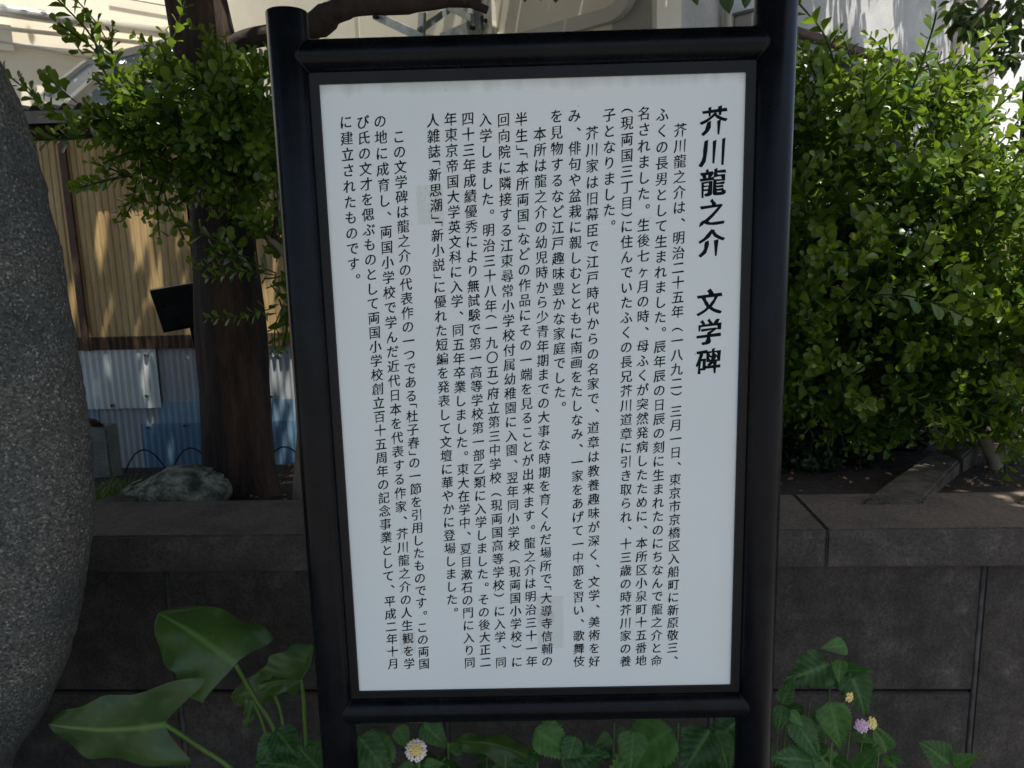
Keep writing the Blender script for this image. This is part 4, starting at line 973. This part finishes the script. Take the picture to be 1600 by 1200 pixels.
# ------------------------------------------------------------ lantana
def serrated(seed):
    """unit-length serrated leaf along +Y, quilted between its veins"""
    R = random.Random(seed); n, m_ = 32, 6; vs, vein = [], []
    for i in range(n+1):
        t = i/n; wd = (.33+.05*math.sin(seed*2.3))*math.sin(math.pi*t**.56)**1.05 if 0 < t < 1 else 0
        wd *= (1-.2*t)
        tooth = (i % 2)*.05
        for k in range(-m_, m_+1):
            s_ = k/m_; e = wd+(tooth if abs(k) == m_ and 1 < i < n else 0)
            ph = (t*8-abs(s_)*1.5); rib = abs(math.sin(ph*math.pi))
            z = .020*rib*(1-abs(s_)*.4)*min(1, wd*6)+.09*abs(s_)*wd-(.10+.07*seed)*t*t+.05*noise.noise(Vector((s_*1.6, t*3, seed*3.1)))
            vs.append(Vector((s_*e, t+(.012 if abs(k) == m_ and i % 2 else 0), z)))
            vein.append(max(max(0, .6-abs(s_)*7), .28*max(0, 1-rib*4)))
    w_ = 2*m_+1; fs = [(i*w_+k, i*w_+k+1, (i+1)*w_+k+1, (i+1)*w_+k) for i in range(n) for k in range(w_-1)]
    return MB().add(vs, fs, .15+.17*seed, vein)
LM = [serrated(i).data('leaf', M['lantana'], smooth=True) for i in range(5)]
def lleaf(root, base, tip, scale=1, facing=None, j=None, name='leaf'):
    d = tip-base; l = d.length*scale; y = d.normalized(); f = (facing or (CAM-base)+Vector((0, 0, .6))).normalized()
    x = y.cross(f).normalized(); z = x.cross(y)
    q = Matrix((x, y, z)).transposed().to_quaternion()
    return inst(name, LM[j if j is not None else random.randrange(5)], root, base, q, l)
def lant(root, stems, seed, n_pairs=5, size=.058, Yv=.1):
    R = random.Random(seed)
    for pl in stems:
        P = smoothpts(pl, 5); MB().tube(P, [.003-.0018*i/len(P) for i in range(len(P))], 6).build('stem', M['stalk'], root, smooth=True)
        for k in range(n_pairs):
            t = (k+.6)/n_pairs; i = min(len(P)-2, int(t*(len(P)-1))); p = P[i]; d = (P[i+1]-P[i]).normalized()
            a = k*1.57+R.uniform(-.5, .5)
            o = d.orthogonal().normalized(); o2 = d.cross(o)
            for sg in (0, math.pi):
                s_ = size*R.uniform(.8, 1.25)*(1-.35*t)
                dr = (o*math.cos(a+sg)+o2*math.sin(a+sg)); dr = (dr+d*.25+Vector((0, -.2, -.15))).normalized()
                lleaf(root, p+dr*.008, p+dr*(.008+s_), 1, None, R.randrange(5))
def stemline(px, py, Y, Y0=None):
    top_ = at(px, py, Y); Y0 = Y0 if Y0 is not None else Y+.08
    return [Vector((top_.x+.03, Y0, .0)), Vector((top_.x+.02, Y0-.01, top_.z*.5)), top_+Vector((0, .01, -.10)), top_]
def floret_me(mat, r):
    mb = MB(); vs = [(0, 0, .0012)]; n = 16
    for k in range(n):
        a = 2*math.pi*k/n; q = r*(.72+.28*abs(math.cos(2*a))); vs.append((q*math.cos(a), q*math.sin(a), -.0006+.0008*math.cos(4*a)))
    return mb.add(vs, [(0, 1+k, 1+(k+1) % n) for k in range(n)]).data('floret', mat)
FY, FP = floret_me(M['petal_yellow'], .0046), floret_me(M['petal_pink'], .0054)
M['petal_pale'] = surf('pale_pink_petal', [(.3, (.80, .70, .78)), (.7, (.86, .82, .84))], 90, .6, 0); FW = floret_me(M['petal_pale'], .0056)
FE = floret_me(M['petal_eye'], .0013)
def flower(root, c, facing, rings, seed):
    R = random.Random(seed); fz = facing.normalized(); q0 = Vector((0, 0, 1)).rotation_difference(fz)
    hd = MB().tube([c-fz*.012, c-fz*.004], [.002, .006], 8).build('flower_head', M['stalk'], root)
    for rad, n, me in rings:
        for k in range(n):
            a = 2*math.pi*k/n+R.uniform(-.1, .1); o = Vector((rad*math.cos(a), rad*math.sin(a), .006-rad*rad*26))
            nn = Vector((o.x*55, o.y*55, 1)).normalized(); q = q0 @ Vector((0, 0, 1)).rotation_difference(nn)
            inst('floret', me, hd, c+q0@o, q, R.uniform(.9, 1.1)); inst('floret_eye', FE, hd, c+q0@(o+nn*.0016), q, 1)
la = empty('lantana_bush', (at(650, 1200, .1).x, .12, 0), 'lantana with one round yellow and pink flower head under the sign', 'plant')
lant(la, [stemline(580, 1172, .16), stemline(655, 1178, .13), stemline(470, 1150, .12), stemline(430, 1175, .08), stemline(700, 1160, .22), stemline(520, 1185, .2), stemline(610, 1205, .1)], 1)
# leaves placed where they are clearly visible
for (bx, by, tx_, ty_, Y, Y2) in ((560, 1150, 612, 1215, .10, .06), (610, 1150, 545, 1220, .12, .08), (470, 1200, 405, 1190, .08, .05), (430, 1140, 470, 1190, .1, .06), (430, 1145, 400, 1200, .1, .06),
    (660, 1130, 700, 1165, .24, .22), (620, 1135, 640, 1170, .26, .24), (500, 1205, 470, 1170, .06, .04)):
    lleaf(la, at(bx, by, Y), at(tx_, ty_, Y2), 1.05)
flower(la, at(650, 1172, .06), CAM-at(650, 1172, .06)+Vector((0, 0, .3)), ((.0035, 4, FY), (.009, 9, FY), (.0125, 6, FY), (.0155, 13, FW)), 1)
MB().tube([at(650, 1172, .068), at(655, 1205, .09), at(660, 1290, .12)], .0018, 6).build('flower_stem', M['stalk'], la, smooth=True)
lc = empty('lantana_bush', (at(980, 1200, .15).x, .16, 0), 'flowerless lantana leaves crowding under the right half of the sign', 'plant')
lant(lc, [stemline(840, 1150, .18), stemline(930, 1165, .14), stemline(1010, 1150, .2), stemline(1080, 1140, .2), stemline(1130, 1150, .18), stemline(790, 1180, .16), stemline(900, 1200, .1), stemline(1000, 1195, .12), stemline(1160, 1185, .15), stemline(960, 1130, .3), stemline(1060, 1130, .32), stemline(760, 1150, .3)], 2)
for (bx, by, tx_, ty_, Y, Y2) in ((835, 1140, 900, 1180, .10, .07), (900, 1150, 880, 1205, .09, .06), (880, 1185, 945, 1178, .08, .06), (990, 1140, 985, 1205, .12, .08), (1110, 1140, 1065, 1210, .13, .09), (1120, 1140, 1140, 1210, .13, .1), (1050, 1140, 960, 1195, .15, .1), (1150, 1130, 1105, 1165, .18, .15)):
    lleaf(lc, at(bx, by, Y), at(tx_, ty_, Y2), 1.08)
lr_ = empty('lantana_bush', (at(1290, 1200, .2).x, .22, 0), 'lantana with pink and yellow flowers growing right of the sign', 'plant')
lant(lr_, [stemline(1300, 1040, .2), stemline(1230, 1110, .16), stemline(1270, 1150, .14), stemline(1330, 1120, .16), stemline(1375, 1160, .18), stemline(1240, 1190, .1), stemline(1345, 1195, .16), stemline(1300, 1160, .1), stemline(1215, 1150, .2), stemline(1265, 1095, .2)], 3, 4, .05)
for (bx, by, tx_, ty_, Y, Y2) in ((1298, 1038, 1232, 1060, .18, .15), (1318, 1048, 1356, 1046, .18, .15), (1322, 1010, 1295, 1008, .2, .18), (1312, 1030, 1312, 1062, .17, .14), (1328, 1050, 1355, 1118, .17, .13), (1296, 1095, 1318, 1172, .14, .1), (1222, 1100, 1238, 1062, .12, .12), (1224, 1102, 1214, 1146, .12, .1), (1232, 1112, 1256, 1132, .12, .1), (1240, 1120, 1284, 1188, .12, .08), (1385, 1175, 1372, 1142, .14, .13), (1390, 1180, 1412, 1192, .14, .12), (1270, 1190, 1215, 1180, .1, .07), (1340, 1210, 1365, 1172, .12, .1), (1300, 1205, 1275, 1170, .12, .1)):
    lleaf(lr_, at(bx, by, Y), at(tx_, ty_, Y2), 1.05)
v = Vector((0, -1, .5))
flower(lr_, at(1346, 1134, .12), v+Vector((-.3, 0, 0)), ((.0045, 4, FP), (.0085, 6, FP)), 2)
flower(lr_, at(1361, 1130, .125), v+Vector((.5, 0, .1)), ((.004, 3, FY), (.0078, 6, FY)), 6)
flower(lr_, at(1325, 1088, .14), Vector((.5, -1, .1)), ((.003, 3, FY), (.0065, 5, FY)), 3)
MB().tube([at(1353, 1133, .13), at(1345, 1170, .15), at(1340, 1260, .18)], .0016, 6).build('flower_stem', M['stalk'], lr_, smooth=True)
MB().tube([at(1325, 1088, .15), at(1310, 1110, .16), at(1305, 1180, .18)], .0016, 6).build('flower_stem', M['stalk'], lr_, smooth=True)
ls = empty('lantana_bush', (at(1490, 1220, .3).x, .32, 0), 'small lantana shoot poking up at the bottom right of the wall', 'plant')
lant(ls, [stemline(1490, 1192, .3, .34)], 5, 2, .04)
for (bx, by, tx_, ty_) in ((1483, 1195, 1448, 1163), (1490, 1198, 1520, 1180), (1480, 1200, 1462, 1190)): lleaf(ls, at(bx, by, .3), at(tx_, ty_, .28), 1.05)
